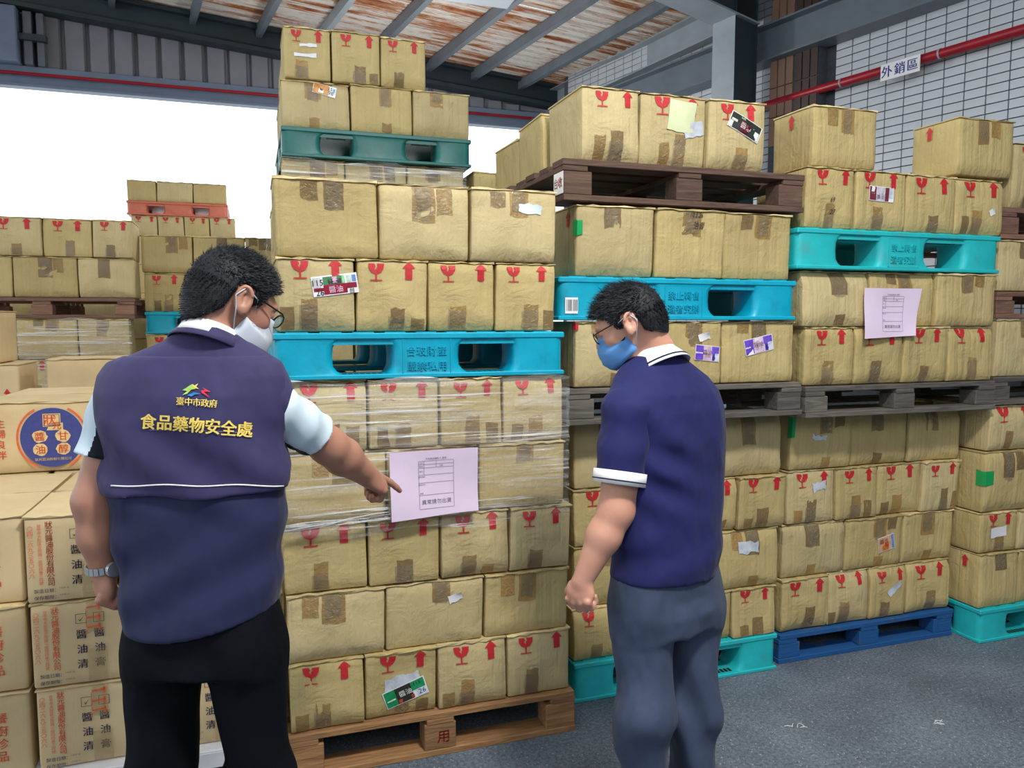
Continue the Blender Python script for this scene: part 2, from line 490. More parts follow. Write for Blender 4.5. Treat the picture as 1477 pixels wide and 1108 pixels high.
for c in cells:
    x, y, d = tile_px(*c)
    inview = -10 < y < 330 and 1090 < x < 1490 and not (y > 150 + (x - 1110) * .02 and x < 1262 and y > 245) and y < 300
    (vis if inview else rest).append((d, c))
vis.sort()
near = [c for d, c in vis[:300]]; rest = [c for d, c in vis[300:]] + [c for d, c in rest]
for s, z in near:
    o = bpy.data.objects.new('tile', tmesh); COL.objects.link(o); o.parent = wallr; o.location = (wl(s), 0, z)
mb = MB()
for s, z in rest: mb.box(wl(s) - .0668, wl(s) + .0668, -.012, 0, z - .0266, z + .0266)
o = mb.build('tile_field', TILE, wallr); o['kind'] = 'stuff'
# brown pilaster of upright tiles
pil = MB().box(wl(PIL2), wl(PIL0), -.10, 0, 0, 4.8).build('pilaster', GROUT, wallr)
for iz in range(7):
    z0 = 3.0 + iz * .237
    for k in range(3):
        a = PIL1 + .008 + k * .077
        MB().box(wl(a + .066), wl(a), -.111, -.09, z0, z0 + .228).build('brown_tile', TILE_B, pil)
    for k in range(3):
        a = PIL0 + .006 + k * .074
        MB().box(wl(a + .061), wl(a), -.111, -.09, z0, z0 + .228).build('dark_tile', TILE_K, pil)
# steel channel along the wall, column, portal rafter, eave strut
def along(mb, s0, s1, off0, off1, z0, z1):
    vs = [wp(s, z, o_) for s in (s0, s1) for z in (z0, z1) for o_ in (off0, off1)]
    return mb.add(vs, [(0, 1, 3, 2), (4, 6, 7, 5), (0, 4, 5, 1), (2, 3, 7, 6), (0, 2, 6, 4), (1, 5, 7, 3)])
mb = MB(); along(mb, -4, 5.2, .10, .115, 3.70, 3.96); along(mb, -4, 5.2, .02, .20, 3.685, 3.70); along(mb, -4, 5.2, .02, .20, 3.96, 3.975)
tag(mb.build('wall_beam', STEEL), 'grey steel beam running along the tiled wall', 'beam')
cp = Vector((3.83, 5.62, 0))
ux = Vector((math.cos(WROT - math.pi / 2), math.sin(WROT - math.pi / 2), 0)); uy = WD
def colbox(mb, a0, a1, b0, b1, z0, z1):
    vs = [cp + ux * a + uy * b + Vector((0, 0, z)) for z in (z0, z1) for b in (b0, b1) for a in (a0, a1)]
    return mb.add(vs, [(0, 2, 3, 1), (4, 5, 7, 6), (0, 1, 5, 4), (2, 6, 7, 3), (0, 4, 6, 2), (1, 3, 7, 5)])
mb = MB(); colbox(mb, -.13, -.115, -.12, .12, 0, 4.4); colbox(mb, .115, .13, -.12, .12, 0, 4.4); colbox(mb, -.115, .115, -.105, -.09, 0, 4.4)
colm = mb.build('steel_column', STEEL_D)
mb = MB(); colbox(mb, -.134, -.13, -.12, .12, 0, 4.02); mb.build('lit_flange_face', STEEL_L, colm)  # pale side of the column paints in light from the door
tag(colm, 'dark steel column in front of the tiled wall', 'column')
mb = MB(); L = 7.0
def rafter(mb, b0, b1, z0, z1, a_end=.13):
    vs = []
    for a in (a_end, -L):
        for b in (b0, b1):
            for z in (z0, z1):
                p = cp + ux * a + uy * b; vs.append((p.x, p.y, z + (-.11) * a))
    return mb.add(vs, [(0, 1, 3, 2), (4, 6, 7, 5), (0, 4, 5, 1), (2, 3, 7, 6), (0, 2, 6, 4), (1, 5, 7, 3)])
rafter(mb, -.105, -.09, 4.0, 4.36); rafter(mb, -.14, .13, 4.36, 4.375)
rf = mb.build('portal_rafter', STEEL_D)
mb = MB(); rafter(mb, -.14, .14, 3.985, 4.0); mb.build('lower_flange', STEEL_L, rf)
tag(rf, 'deep dark steel rafter rising left from the column', 'beam')
mb = MB()
for dx0, dx1, dz0, dz1 in ((0, .012, -.26, 0), (-.1, .0, -.27, -.258), (-.1, 0, -.01, 0.0)):
    vs = []
    for y in (5.7, 9.0):
        x = 3.55 - .16 * (y - DY); z = zroof(x, y) - .02
        vs += [(x + dx0, y, z + dz0), (x + dx1, y, z + dz0), (x + dx1, y, z + dz1), (x + dx0, y, z + dz1)]
    mb.add(vs, [(0, 1, 2, 3), (7, 6, 5, 4), (0, 4, 5, 1), (1, 5, 6, 2), (2, 6, 7, 3), (3, 7, 4, 0)])
tag(mb.build('eave_strut', STEEL_L), 'pale steel eave channel behind the column', 'beam')
mb = MB()
pts = [wp(s, 3.36, .09) for s in (-3.2, 5.2)]
mb.tube(pts, .033, 12)
o = mb.build('sprinkler_pipe', RED_PIPE, smooth=True)
for s in (-.45, .25, 1.0, 1.9, 2.8):
    mb = MB(); mb.tube([wp(s - .006, 3.36, .09), wp(s + .006, 3.36, .09)], .036, 12); mb.build('clamp', STEEL_L, o)
tag(o, 'red sprinkler pipe along the tiled wall', 'pipe')
# sign on the pipe
c0 = wp(.50, 3.325, .145)
sg = MB().box(-.145, .145, -.004, .004, -.058, .058, .002).build('hanging_sign', WHITE_P, loc=c0, rot=(0, 0, WROT + math.pi))
mb = MB(); text_at(mb, '外', .085, -.095, 0, -.006, .012); text_at(mb, '銷', .085, 0, 0, -.006, .012); text_at(mb, '區', .085, .095, 0, -.006, .012)
mb.build('sign_lettering', print_mat('sign_blue_ink', (38, 58, 150)), sg)
tag(sg, 'small white sign with blue characters hung on the red pipe', 'sign')
# cross beam with a cut end high in the roof
mb = MB(); yb = 6.2
mb.box(-4.2, 2.07, yb - .05, yb - .035, 4.15, 4.38).box(-4.2, 2.07, yb - .12, yb + .08, 4.38, 4.392)
o = mb.build('cross_beam', STEEL_D); MB().box(-4.2, 2.07, yb - .12, yb + .08, 4.135, 4.15).build('lower_flange', STEEL_L, o)
MB().box(1.63, 1.645, yb - .11, yb - .05, 4.15, 4.38).build('stiffener', STEEL_D, o)
tag(o, 'dark steel cross beam with a cut end below the rusty roof', 'beam')
# ------------------------------------------------------------------ pallets
def finish(root):
    KIDS[root.name] = children(root)
    return root

def plastic_pallet(w, d, h, mat, text=None, solid=False):
    """moulded plastic pallet, origin at base centre of the front edge (front = -y)"""
    r = empty('plastic_pallet', (0, 0, 0))
    x0, x1 = -w / 2, w / 2
    dk = MB().box(x0, x1, 0, d, h - .022, h, .004)
    dk.box(x0 + .012, x1 - .012, .012, d - .012, h - .04, h - .022)
    deck = dk.build('deck', mat, r)
    # grip pads over the deck
    if not solid:
        gp = MB()
        for i in range(9):
            for j in range(8):
                gx, gy = x0 + .08 + i * (w - .16) / 8, .05 + j * (d - .10) / 7
                gp.box(gx - .035, gx + .035, gy - .04, gy + .04, h, h + .003)
        gp.build('grip_pad', mat, deck)['kind'] = 'stuff'
    rn = MB()
    rn.box(x0, x1, 0, .13, 0, .016, .003).box(x0, x1, d - .13, d, 0, .016, .003).box(x0, x1, d / 2 - .07, d / 2 + .07, 0, .016, .003)
    rn.box(x0, x0 + .12, .13, d - .13, 0, .016).box(x1 - .12, x1, .13, d - .13, 0, .016).box(-.08, .08, .13, d - .13, 0, .016)
    rn.build('bottom_runner', mat, r)
    # feet: hourglass sides that flare into deck and runner, rounded corners
    spans = [(x0 + .004, x0 + .004 + .185 * w), (-.115 * w, .115 * w), (x1 - .004 - .185 * w, x1 - .004)]
    if solid: spans = [(x0 + .004, x0 + .004 + .19 * w), (-.14 * w, .14 * w), (x1 - .004 - .19 * w, x1 - .004)]
    za, zb = .016, h - .022
    for iy, (y0, y1) in enumerate(((.004, .17), (d / 2 - .075, d / 2 + .075), (d - .17, d - .004))):
        for ix, (a, b) in enumerate(spans):
            fl0 = .0 if ix == 0 else .02
            fl1 = .0 if ix == 2 else .035
            mb = MB(); rings = []
            for t in (0, .08, .22, .5, .78, .92, 1):
                k = (2 * t - 1) ** 4
                za_, a_, b_ = za + (zb - za) * t, a - fl0 * k * .9, b + fl1 * k * .9
                cr = .028
                ring = []
                for (cx_, cy_, s0) in ((a_ + cr, y0 + cr, 180), (b_ - cr, y0 + cr, 270), (b_ - cr, y1 - cr, 0), (a_ + cr, y1 - cr, 90)):
                    for q in range(4):
                        an = math.radians(s0 + q * 30)
                        ring.append((cx_ + cr * math.cos(an), cy_ + cr * math.sin(an), za_))
                rings.append(ring)
            n_ = 16
            vs = [p for rg in rings for p in rg]
            fs = [(i * n_ + q, i * n_ + (q + 1) % n_, (i + 1) * n_ + (q + 1) % n_, (i + 1) * n_ + q) for i in range(len(rings) - 1) for q in range(n_)]
            ft = mb.add(vs, fs).build('foot', mat, r, smooth=True)
            if text and iy == 0 and ix == 1:
                tm = MB(); s = .036
                for li, line in enumerate(text):
                    text_at(tm, line, s, 0, h * .60 - li * .052, y0 - .0015, .012, depth=.006)
                tm.build('raised_lettering', mat, ft)
                fr = MB(); hw, hh = .085, .062; zc = h * .46
                for (q0, q1, z0_, z1_) in ((-hw, hw, zc - hh, zc - hh + .003), (-hw, -hw + .003, zc - hh, zc + hh), (hw - .003, hw, zc - hh, zc + hh)):
                    fr.box(q0, q1, y0 - .003, y0 + .004, z0_, z1_)
                fr.build('raised_frame', mat, ft)
    # drain holes in the front runner
    hl = MB()
    for (a, b) in ((spans[0][1] + .04, spans[1][0] - .04), (spans[1][1] + .04, spans[2][0] - .04)):
        for k in range(7):
            x = a + (b - a) * k / 6
            hl.box(x - .007, x + .007, .02, .05, .0158, .0168)
            hl.box(x - .007, x + .007, .03, .05, h - .041, h - .0395)
    hl.build('drain_holes', BLACK_INK, r)['kind'] = 'stuff'
    return finish(r)

def jit(a): return random.uniform(-a, a)
def wood_pallet(w, d, h, mat, mark=None):
    r = empty('wooden_pallet', (0, 0, 0))
    x0, x1 = -w / 2, w / 2; bt = .022
    nb = 7; bw = .105
    for i in range(nb):
        y = bw / 2 + i * (d - bw) / (nb - 1)
        MB().box(x0 + jit(.006), x1 + jit(.006), y - bw / 2 + jit(.004), y + bw / 2, h - bt, h + jit(.002), .002).build('deck_board', mat, r)
    for xx in (x0 + .05, 0, x1 - .05):
        MB().box(xx - .05, xx + .05, .002, d - .002, h - 2 * bt + .002, h - bt, .002).build('stringer_board', mat, r)
    for yy in (.05, d / 2, d - .05):
        MB().box(x0 + jit(.004), x1 + jit(.004), yy - .05, yy + .05, 0, bt, .002).build('bottom_board', mat, r)
        for xx in (x0 + .06, 0, x1 - .06):
            b = MB().box(xx - .058, xx + .058, yy - .046, yy + .046, bt, h - 2 * bt + .002, .003).build('block', mat, r)
            if mark and yy < .1 and ((mark == 'front' and xx == 0) or (mark == 'side' and xx < -.1)):
                tm = MB(); text_at(tm, '用', .05, xx + .01, h * .42, yy - .0475, .01)
                if mark == 'front': tm.build('painted_mark', RED_INK, b)
            if mark == 'side' and yy < .1 and xx < -.1:
                tm = MB().box(-.046, .046, 0, .001, bt + .004, h - 2 * bt)
                q = tm.build('painted_patch', WHITE_P, b, loc=(xx - .0595, yy, 0), rot=(0, 0, -math.pi / 2))
                tm = MB(); text_at(tm, '台收', .042, 0, h * .45, -.001, .014)
                tm.build('painted_mark', RED_INK, b, loc=(xx - .0595, yy, 0), rot=(0, 0, -math.pi / 2))
    return finish(r)

def place(root, x0, x1, y, z, label, rz=0.0, group=None, cat='pallet'):
    root.location = ((x0 + x1) / 2, y, z); root.rotation_euler = (0, 0, rz)
    tag(root, label, cat, group)
    return root
GP = 'stacking pallets'
D0 = 1.0
tq = plastic_pallet(1.02, D0, .155, TURQ, ('台玻財產', '嚴禁私用'))
place(tq, .056, 1.078, 2.60, 1.37, 'bright turquoise plastic pallet between film-wrapped cartons and upper cartons of pointed-at stack', group=GP)
wpA = wood_pallet(1.055, D0, .16, WOOD_TAN, 'front')
place(wpA, .076, 1.132, 2.60, 0, 'tan wooden pallet on the floor under the stack being pointed at', group=GP)
gpB = plastic_pallet(.985, D0, .146, GREENP, None, True)
place(gpB, .16, 1.145, 4.09, 2.389, 'dark green plastic pallet high in the stack nearest the roof', group=GP)
tqC = plastic_pallet(1.065, D0, .162, TURQ, ('禁止轉售', '違者究辦'))
place(tqC, 1.088, 2.14, 2.67, 1.567, 'bright turquoise plastic pallet behind the head of the man in polo shirt', group=GP)
lb = MB().box(-.026, .026, -.0015, 0, -.03, .03).build('barcode_sticker', WHITE_P, tqC, loc=(-.48, .002, .055))
mb = MB()
for k in range(9):
    x = -.02 + k * .005 + jit(.001); mb.box(x, x + random.choice((.0014, .0028)), -.0022, -.0016, -.02, .022)
mb.build('barcode', BLACK_INK, lb)
tqCf = plastic_pallet(.99, D0, .165, TURQ_W)
place(tqCf, 1.205, 2.20, 2.79, 0, 'worn turquoise plastic pallet on the floor behind the man in polo shirt', group=GP)
wpCg = wood_pallet(1.075, D0, .14, WOOD_GY)
place(wpCg, 1.115, 2.19, 2.67, 1.168, 'weathered grey wooden pallet behind the shoulders of the man in polo shirt', group=GP)
wpCd = wood_pallet(1.07, D0, .15, WOOD_DK, 'side')
place(wpCd, 1.10, 2.165, 2.67, 2.01, 'dark wooden pallet with red painted characters under the topmost cartons', group=GP)
wpDb = wood_pallet(1.035, D0, .133, WOOD_BL)
place(wpDb, 2.235, 3.27, 2.825, 0, 'blue painted wooden pallet on the asphalt floor', group=GP)
wpDg = wood_pallet(1.075, D0, .133, WOOD_GY)
place(wpDg, 2.212, 3.285, 2.67, 1.152, 'grey wooden pallet with splintered edge below the smaller pink notice', group=GP)
tqD = plastic_pallet(1.125, D0, .168, TURQ_W, ('禁止轉售', '違者究辦'))
place(tqD, 2.15, 3.262, 2.67, 1.781, 'scuffed turquoise plastic pallet above the smaller pink notice', group=GP)
tqE = plastic_pallet(1.0, D0, .165, TURQ_W)
place(tqE, 3.30, 4.30, 2.70, 0, 'worn turquoise plastic pallet on the floor at the right edge', group=GP)
for z0, z1, nm, mt in ((1.165, 1.296, 'lowest', WOOD_GY), (1.575, 1.70, 'middle', WOOD_RD), (1.945, 2.088, 'highest', WOOD_RD)):
    p = wood_pallet(1.0, D0, z1 - z0, mt)
    place(p, 3.30, 4.30, 2.70, z0, 'wooden pallet at the right edge of the picture, %s of three in its stack' % nm, group=GP)
wpG = wood_pallet(1.05, D0, .128, WOOD_RD)
place(wpG, -1.766, -.716, 5.49, 1.578, 'reddish wooden pallet over film-wrapped cartons at the far left', group=GP)
tqG = plastic_pallet(1.0, D0, .148, TURQ)
place(tqG, -.69, .31, 5.74, 1.472, 'turquoise plastic pallet in the background beside the vested man head', group=GP)
rdG = plastic_pallet(.86, .86, .125, REDP, None, True)
place(rdG, -1.05, -.19, 7.79, 2.518, 'faded red plastic pallet high against the bright doorway', group=GP)
wpF = wood_pallet(1.2, D0, .16, WOOD_RD)
place(wpF, -1.18, .03, 2.58, 0, 'wooden pallet with white sheet under the printed soy sauce cartons', group=GP)
sh = MB().box(-.60, .60, -.012, D0, .161, .178, .003).box(-.60, .60, -.014, -.010, .12, .17).build('slip_sheet', WHITE_P, wpF)
# ------------------------------------------------------------------ cartons
ORD = ['first', 'second', 'third', 'fourth', 'fifth', 'sixth']
GRID = 11
def grid_cube(n):
    idx = {}; vs = []; fs = []
    def V(i, j, k):
        key = (i, j, k)
        if key not in idx: idx[key] = len(vs); vs.append(key)
        return idx[key]
    for a in range(n):
        for b in range(n):
            fs.append((V(a, b, 0), V(a, b + 1, 0), V(a + 1, b + 1, 0), V(a + 1, b, 0)))
            fs.append((V(a, b, n), V(a + 1, b, n), V(a + 1, b + 1, n), V(a, b + 1, n)))
            fs.append((V(a, 0, b), V(a + 1, 0, b), V(a + 1, 0, b + 1), V(a, 0, b + 1)))
            fs.append((V(a, n, b), V(a, n, b + 1), V(a + 1, n, b + 1), V(a + 1, n, b)))
            fs.append((V(0, a, b), V(0, a, b + 1), V(0, a + 1, b + 1), V(0, a + 1, b)))
            fs.append((V(n, a, b), V(n, a + 1, b), V(n, a + 1, b + 1), V(n, a, b + 1)))
    # non-uniform spacing: dense near the edges
    t = np.linspace(-1, 1, n + 1); t = np.sign(t) * (1 - (1 - np.abs(t)) ** 1.35)
    t[1], t[-2] = -.955, .955
    arr = np.array(vs); P = np.stack([t[arr[:, 0]], t[arr[:, 1]], t[arr[:, 2]]], 1)
    return P, fs
CUBE_P, CUBE_F = grid_cube(GRID)
LOW_P, LOW_F = grid_cube(3)

class Shape:
    """crumple of one carton: outward offset of the front (and left) face"""
    def __init__(s, w, d, h, amount, seed):
        r = random.Random(seed); s.w, s.d, s.h = w, d, h; s.a = amount
        s.bulge = r.uniform(-.004, .013) * amount; s.bl = r.uniform(-.003, .004) * amount
        s.kt = r.random() < .7 * amount; s.vt = r.uniform(.80, .92); s.ct = r.uniform(-.10, .10); s.st = r.uniform(.2, .6) * r.choice((1, 1, -.3))
        s.kb = r.random() < .75 * amount; s.vb = r.uniform(.05, .13); s.cb = r.uniform(.04, .14); s.sb = r.uniform(.15, .5)
        s.ph = [r.uniform(0, 6.28) for _ in range(8)]; s.fq = [r.uniform(2, 5) for _ in range(4)]
        s.dia = r.random() < .55 * amount; s.du = r.uniform(-.6, .6); s.dv = r.uniform(.3, .7); s.da = r.uniform(-1.2, 1.2); s.dd = r.uniform(.004, .009)
        s.lean = r.uniform(-.012, .012) * amount; s.shear = r.uniform(-.006, .006) * amount
    def D(s, u, v):
        """u in -1..1, v in 0..1 (numpy ok)"""
        o = s.bulge * (1 - u ** 2) * (1 - (2 * v - 1) ** 2)
        o = o + .0024 * s.a * (np.sin(s.fq[0] * u + s.ph[0] + 3 * v) * np.sin(s.fq[1] * 2 * v + s.ph[1]))
        if s.kt: o = o - np.maximum(0, v - (s.vt + s.ct * (u ** 2 - .4))) * s.h * s.st
        if s.kb: o = o - np.maximum(0, (s.vb + s.cb * (1 - u ** 2)) - v) * s.h * s.sb
        if s.dia:
            q = (u - s.du) * math.cos(s.da) * .5 + (v - s.dv) * math.sin(s.da)
            o = o - s.dd * np.exp(-(q / .05) ** 2) * np.exp(-((u - s.du) ** 2 + (v - s.dv) ** 2) / .5)
        return o
    def DL(s, u, v):
        return s.bl * (1 - u ** 2) * (1 - (2 * v - 1) ** 2)
    def pt(s, x, z, off):
        """point of the front face at local x, z (z from the base)"""
        u = x / (s.w / 2); v = z / s.h
        return (x + s.shear * (v - .5), -s.d / 2 - float(s.D(u, v)) - off + s.lean * (v - .5), z)

def body_mesh(sh, low=False):
    P, F = (LOW_P, LOW_F) if low else (CUBE_P, CUBE_F)
    half = np.array([sh.w / 2, sh.d / 2, sh.h / 2]); rad = .008 if not low else .004
    p = P * half
    q = np.clip(p, -(half - rad), half - rad); dl = p - q
    ln = np.linalg.norm(dl, axis=1, keepdims=True); ln[ln == 0] = 1
    p = q + dl / ln * rad * (np.linalg.norm(dl, axis=1, keepdims=True) > 0)
    u = np.clip(p[:, 0] / half[0], -1, 1); v = np.clip(p[:, 2] / sh.h + .5, 0, 1)
    wf = np.clip((-p[:, 1] / half[1] - .35) / .65, 0, 1)
    if not low:
        p[:, 1] -= sh.D(u, v) * wf
        ul = np.clip(p[:, 1] / half[1], -1, 1); wl_ = np.clip((-p[:, 0] / half[0] - .35) / .65, 0, 1)
        p[:, 0] -= sh.DL(ul, v) * wl_
        p[:, 0] += sh.shear * (v - .5); p[:, 1] += sh.lean * (v - .5)
    p[:, 2] += half[2]
    return p, F

def patch(sh, x0, x1, z0, z1, off, nx=4, nz=4, rot=0.0, rag=0.0, lift=0.0, quad=None):
    """a sheet lying on the front face"""
    vs = []; cx, cz = (x0 + x1) / 2, (z0 + z1) / 2; ca, sa = math.cos(rot), math.sin(rot)
    for j in range(nz + 1):
        for i in range(nx + 1):
            x, z = x0 + (x1 - x0) * i / nx, z0 + (z1 - z0) * j / nz
            if rag and (j in (0, nz)): z += random.uniform(-rag, rag)
            if rag and (i in (0, nx)): x += random.uniform(-rag, rag) * .35
            dx, dz = x - cx, z - cz
            x, z = cx + dx * ca - dz * sa, cz + dx * sa + dz * ca
            x = max(-sh.w / 2 * .985, min(sh.w / 2 * .985, x)); z = max(.004, min(sh.h - .002, z))
            l = lift * ((i / nx) ** 2 * (j / nz) ** 2) if lift else 0
            vs.append(sh.pt(x, z, off + l))
    fs = [(j * (nx + 1) + i, j * (nx + 1) + i + 1, (j + 1) * (nx + 1) + i + 1, (j + 1) * (nx + 1) + i) for j in range(nz) for i in range(nx)]
    return vs, fs

def glass_poly():
    """outline pieces of the fragile mark: broken goblet"""
    bowl = [(-.5, .5), (-.12, .5), (-.02, .30), (-.14, .22), (.02, .02), (.0, .24), (.10, .30), (.04, .5), (.5, .5), (.46, .18), (.32, -.06), (.08, -.18), (-.08, -.18), (-.32, -.06), (-.46, .18)]
    stem = [(-.05, -.18), (.05, -.18), (.05, -.56), (-.05, -.56)]
    foot = [(-.36, -.55), (.36, -.55), (.40, -.63), (-.40, -.63)]
    return [bowl, stem, foot]
def arrow_poly():
    return [[(0, .6), (.5, .12), (-.5, .12)], [(-.27, .12), (.27, .12), (.27, -.6), (-.27, -.6)]]
def mark(sh, polys, x, z, sx, sz, name, mat, parent, face='F'):
    bm = bmesh.new()
    for poly in polys:
        vs = [bm.verts.new((x + px * sx, 0, z + pz * sz)) for px, pz in poly]
        bm.faces.new(vs)
    bmesh.ops.triangulate(bm, faces=bm.faces[:])
    bmesh.ops.subdivide_edges(bm, edges=bm.edges[:], cuts=1)
    me = bpy.data.meshes.new(name)
    for v in bm.verts:
        if face == 'F':
            v.co = sh.pt(v.co.x, min(v.co.z, sh.h - .003), .0032)
        else:   # left side face; x runs from the back to the front
            v.co = (-sh.w / 2 - .0045 - sh.bl, v.co.x * -1, v.co.z)
    bmesh.ops.recalc_face_normals(bm, faces=bm.faces[:])
    bm.to_mesh(me); bm.free()
    return link_mesh(name, me, mat, parent)

def flap(sh, parent, mat, seed):
    """lid board whose crumpled lip shows at the top edge"""
    r = random.Random(seed); nx, ny = 10, 3
    vs = []; t = .005
    for zz in (0, 1):
        for j in range(ny + 1):
            for i in range(nx + 1):
                u = -1 + 2 * i / nx; x = u * (sh.w / 2 + .0025)
                y = -sh.d / 2 + sh.d * j / ny
                z = sh.h - .001 + zz * t
                if j == 0:
                    y = sh.pt(x, sh.h, 0.001 + r.uniform(0, .006))[1]; z += r.uniform(-.003, .003)
                vs.append((x + sh.shear * .5, y + (sh.lean * .5 if j else 0), z))
    n1 = (nx + 1) * (ny + 1); fs = []
    for j in range(ny):
        for i in range(nx):
            a = j * (nx + 1) + i
            fs.append((a + n1, a + 1 + n1, a + nx + 2 + n1, a + nx + 1 + n1)); fs.append((a, a + nx + 1, a + nx + 2, a + 1))
    for i in range(nx): fs.append((i, i + 1, i + 1 + n1, i + n1))
    for i in range(nx):
        a = ny * (nx + 1) + i; fs.append((a + 1, a, a + n1, a + 1 + n1))
    for j in range(ny):
        a = j * (nx + 1); fs.append((a + nx + 1, a, a + n1, a + nx + 1 + n1))
        a = a + nx; fs.append((a, a + nx + 1, a + nx + 1 + n1, a + n1))
    return mesh_obj('top_flap', vs, fs, mat, parent)

def strip(name, sh, parent, mat, *a, **k):
    vs, fs = patch(sh, *a, **k)
    return mesh_obj(name, vs, fs, mat, parent, smooth=True)

SEED = [100]
BOXES = {}
def carton(x0, x1, yf, d, z0, z1, kind, label, group, extra=(), mat=None, rz=0.0, amount=1.0, low=False, marks=True, yj=.009, gap=.008, tapes=True, side_marks=False):
    """one carton; x0..x1 front span, yf front plane, d depth, z0..z1; kind N narrow end, W long side"""
    SEED[0] += 1; sd = SEED[0]; r = random.Random(sd)
    ft = .005 if not low else 0
    w, h = x1 - x0 - gap, z1 - z0 - ft - .001
    sh = Shape(w, d - .004, h, amount, sd)
    if low: sh.shear = sh.lean = 0; sh.kt = sh.kb = sh.dia = False
    P, F = body_mesh(sh, low)
    mat = mat or (KRAFT if r.random() < .7 else KRAFT2)
    o = mesh_obj('carton', P, F, mat, smooth=True)
    if low: o.data.polygons.foreach_set('use_smooth', [False] * len(o.data.polygons))
    o.location = ((x0 + x1) / 2, yf + d / 2 + r.uniform(-yj, yj), z0); o.rotation_euler = (0, 0, rz + r.uniform(-.005, .005) * amount)
    tag(o, label, 'carton', group)
    if not low:
        flap(sh, o, INNER if r.random() < .4 else mat, sd)
        if kind == 'N' and marks:
            mz = h * r.uniform(.83, .87); ms = .225 * w
            gx = -w * r.uniform(.16, .24); ax = w * r.uniform(.22, .30)
            mark(sh, glass_poly(), gx, mz, ms, ms * .95, 'fragile_mark', RED_INK, o)
            mark(sh, arrow_poly(), ax, mz + .005, ms * .82, ms * 1.0, 'arrow_mark', RED_INK, o)
        if side_marks:
            mark(sh, arrow_poly(), side_marks * sh.d * .3, h * .84, .042, .05, 'arrow_mark', RED_INK, o, 'L')
        if tapes:
            cx = r.uniform(-.03, .03); tw = r.uniform(.045, .06)
            if kind == 'N':
                th = h * r.uniform(.30, .46)
                strip('tape', sh, o, r.choice(TAPE), cx - tw / 2, cx + tw / 2, .003, th, .0012, 3, 4, rag=.004)
                if r.random() < .8:
                    strip('tape', sh, o, CLEAR, cx - tw * .62, cx + tw * .5, .003, th * r.uniform(.55, .9), .0024, 4, 5, rag=.005)
                if r.random() < .35:
                    k = r.choice((-1, 1)); strip('tape', sh, o, r.choice(TAPE), cx + k * .07 - .022, cx + k * .07 + .022, .003, th * r.uniform(.5, .9), .0018, 2, 3, rag=.004)
            else:
                tb = h * r.uniform(.50, .72)
                strip('tape', sh, o, r.choice(TAPE), cx - tw * .7, cx + tw * .7, tb, h - .002, .0012, 3, 4, rag=.004)
                strip('tape', sh, o, CLEAR, cx - tw * .5, cx + tw * .45, tb + h * r.uniform(-.05, .12), h - .002, .0024, 4, 5, rag=.006)
                if r.random() < .45:
                    k = r.choice((-1, 1)); strip('tape', sh, o, r.choice(TAPE), cx + k * .075 - .03, cx + k * .075 + .025, tb + h * .12, h - .002, .0018, 2, 3, rag=.005)
                if r.random() < .25:
                    strip('tape', sh, o, r.choice(TAPE), cx - .02, cx + .03, .003, h * .22, .0018, 2, 3, rag=.005)
    for e in extra: e(sh, o)
    BOXES[label] = (o, sh)
    return o

def label_sticker(cx, cz, w, h, rot, kindc, name='label_sticker', under=None):
    """printed product label: coloured panels, picture patch and lettering bars"""
    def fn(sh, o):
        if under: strip('torn_paper', sh, o, TORN_P, cx - w * .47, cx + w * .1, cz, cz + h * .95, .002, 4, 3, rot=rot - .25, rag=.006); strip('torn_paper', sh, o, TORN_P, cx - w * .2, cx + w * .35, cz + h * .2, cz + h * 1.0, .0022, 4, 3, rot=rot - .05, rag=.005)
        ca, sa = math.cos(rot), math.sin(rot)
        def rect(a0, a1, b0, b1, off, mat, nm):
            vs = []
            for b in (b0, (b0 + b1) / 2, b1):
                for k in range(4):
                    a = a0 + (a1 - a0) * k / 3
                    X, Z = a * w / 2, b * h / 2
                    vs.append(sh.pt(cx + X * ca - Z * sa, cz + X * sa + Z * ca, off))
            fs = [(j * 4 + i, j * 4 + i + 1, (j + 1) * 4 + i + 1, (j + 1) * 4 + i) for j in range(2) for i in range(3)]
            return mesh_obj(nm, vs, fs, mat, o if nm == name else root)
        root = None
        root = rect(-1, 1, -1, 1, .0034, WHITE_P, name)
        for (a0, a1, b0, b1, col) in LABELS[kindc]:
            rect(a0, a1, b0, b1, .0042, col if not isinstance(col, tuple) else lab_mat(col), 'label_print')
        for (txt, ax, bz, s, col) in LTEXT.get(kindc, ()):
            tm = MB(); v, f = text_geo(txt, s * h, .02)
            tm.add([sh.pt(cx + (p[0] + ax * w / 2) * ca - (p[1] + bz * h / 2) * sa, cz + (p[0] + ax * w / 2) * sa + (p[1] + bz * h / 2) * ca, .0050) for p in v], f)
            tm.build('label_lettering', lab_mat(col), root)
    return fn
_LM = {}
def lab_mat(c):
    if c not in _LM: _LM[c] = simple('label_ink_%d_%d_%d' % c, c, .35, var=.25, nscale=60)
    return _LM[c]
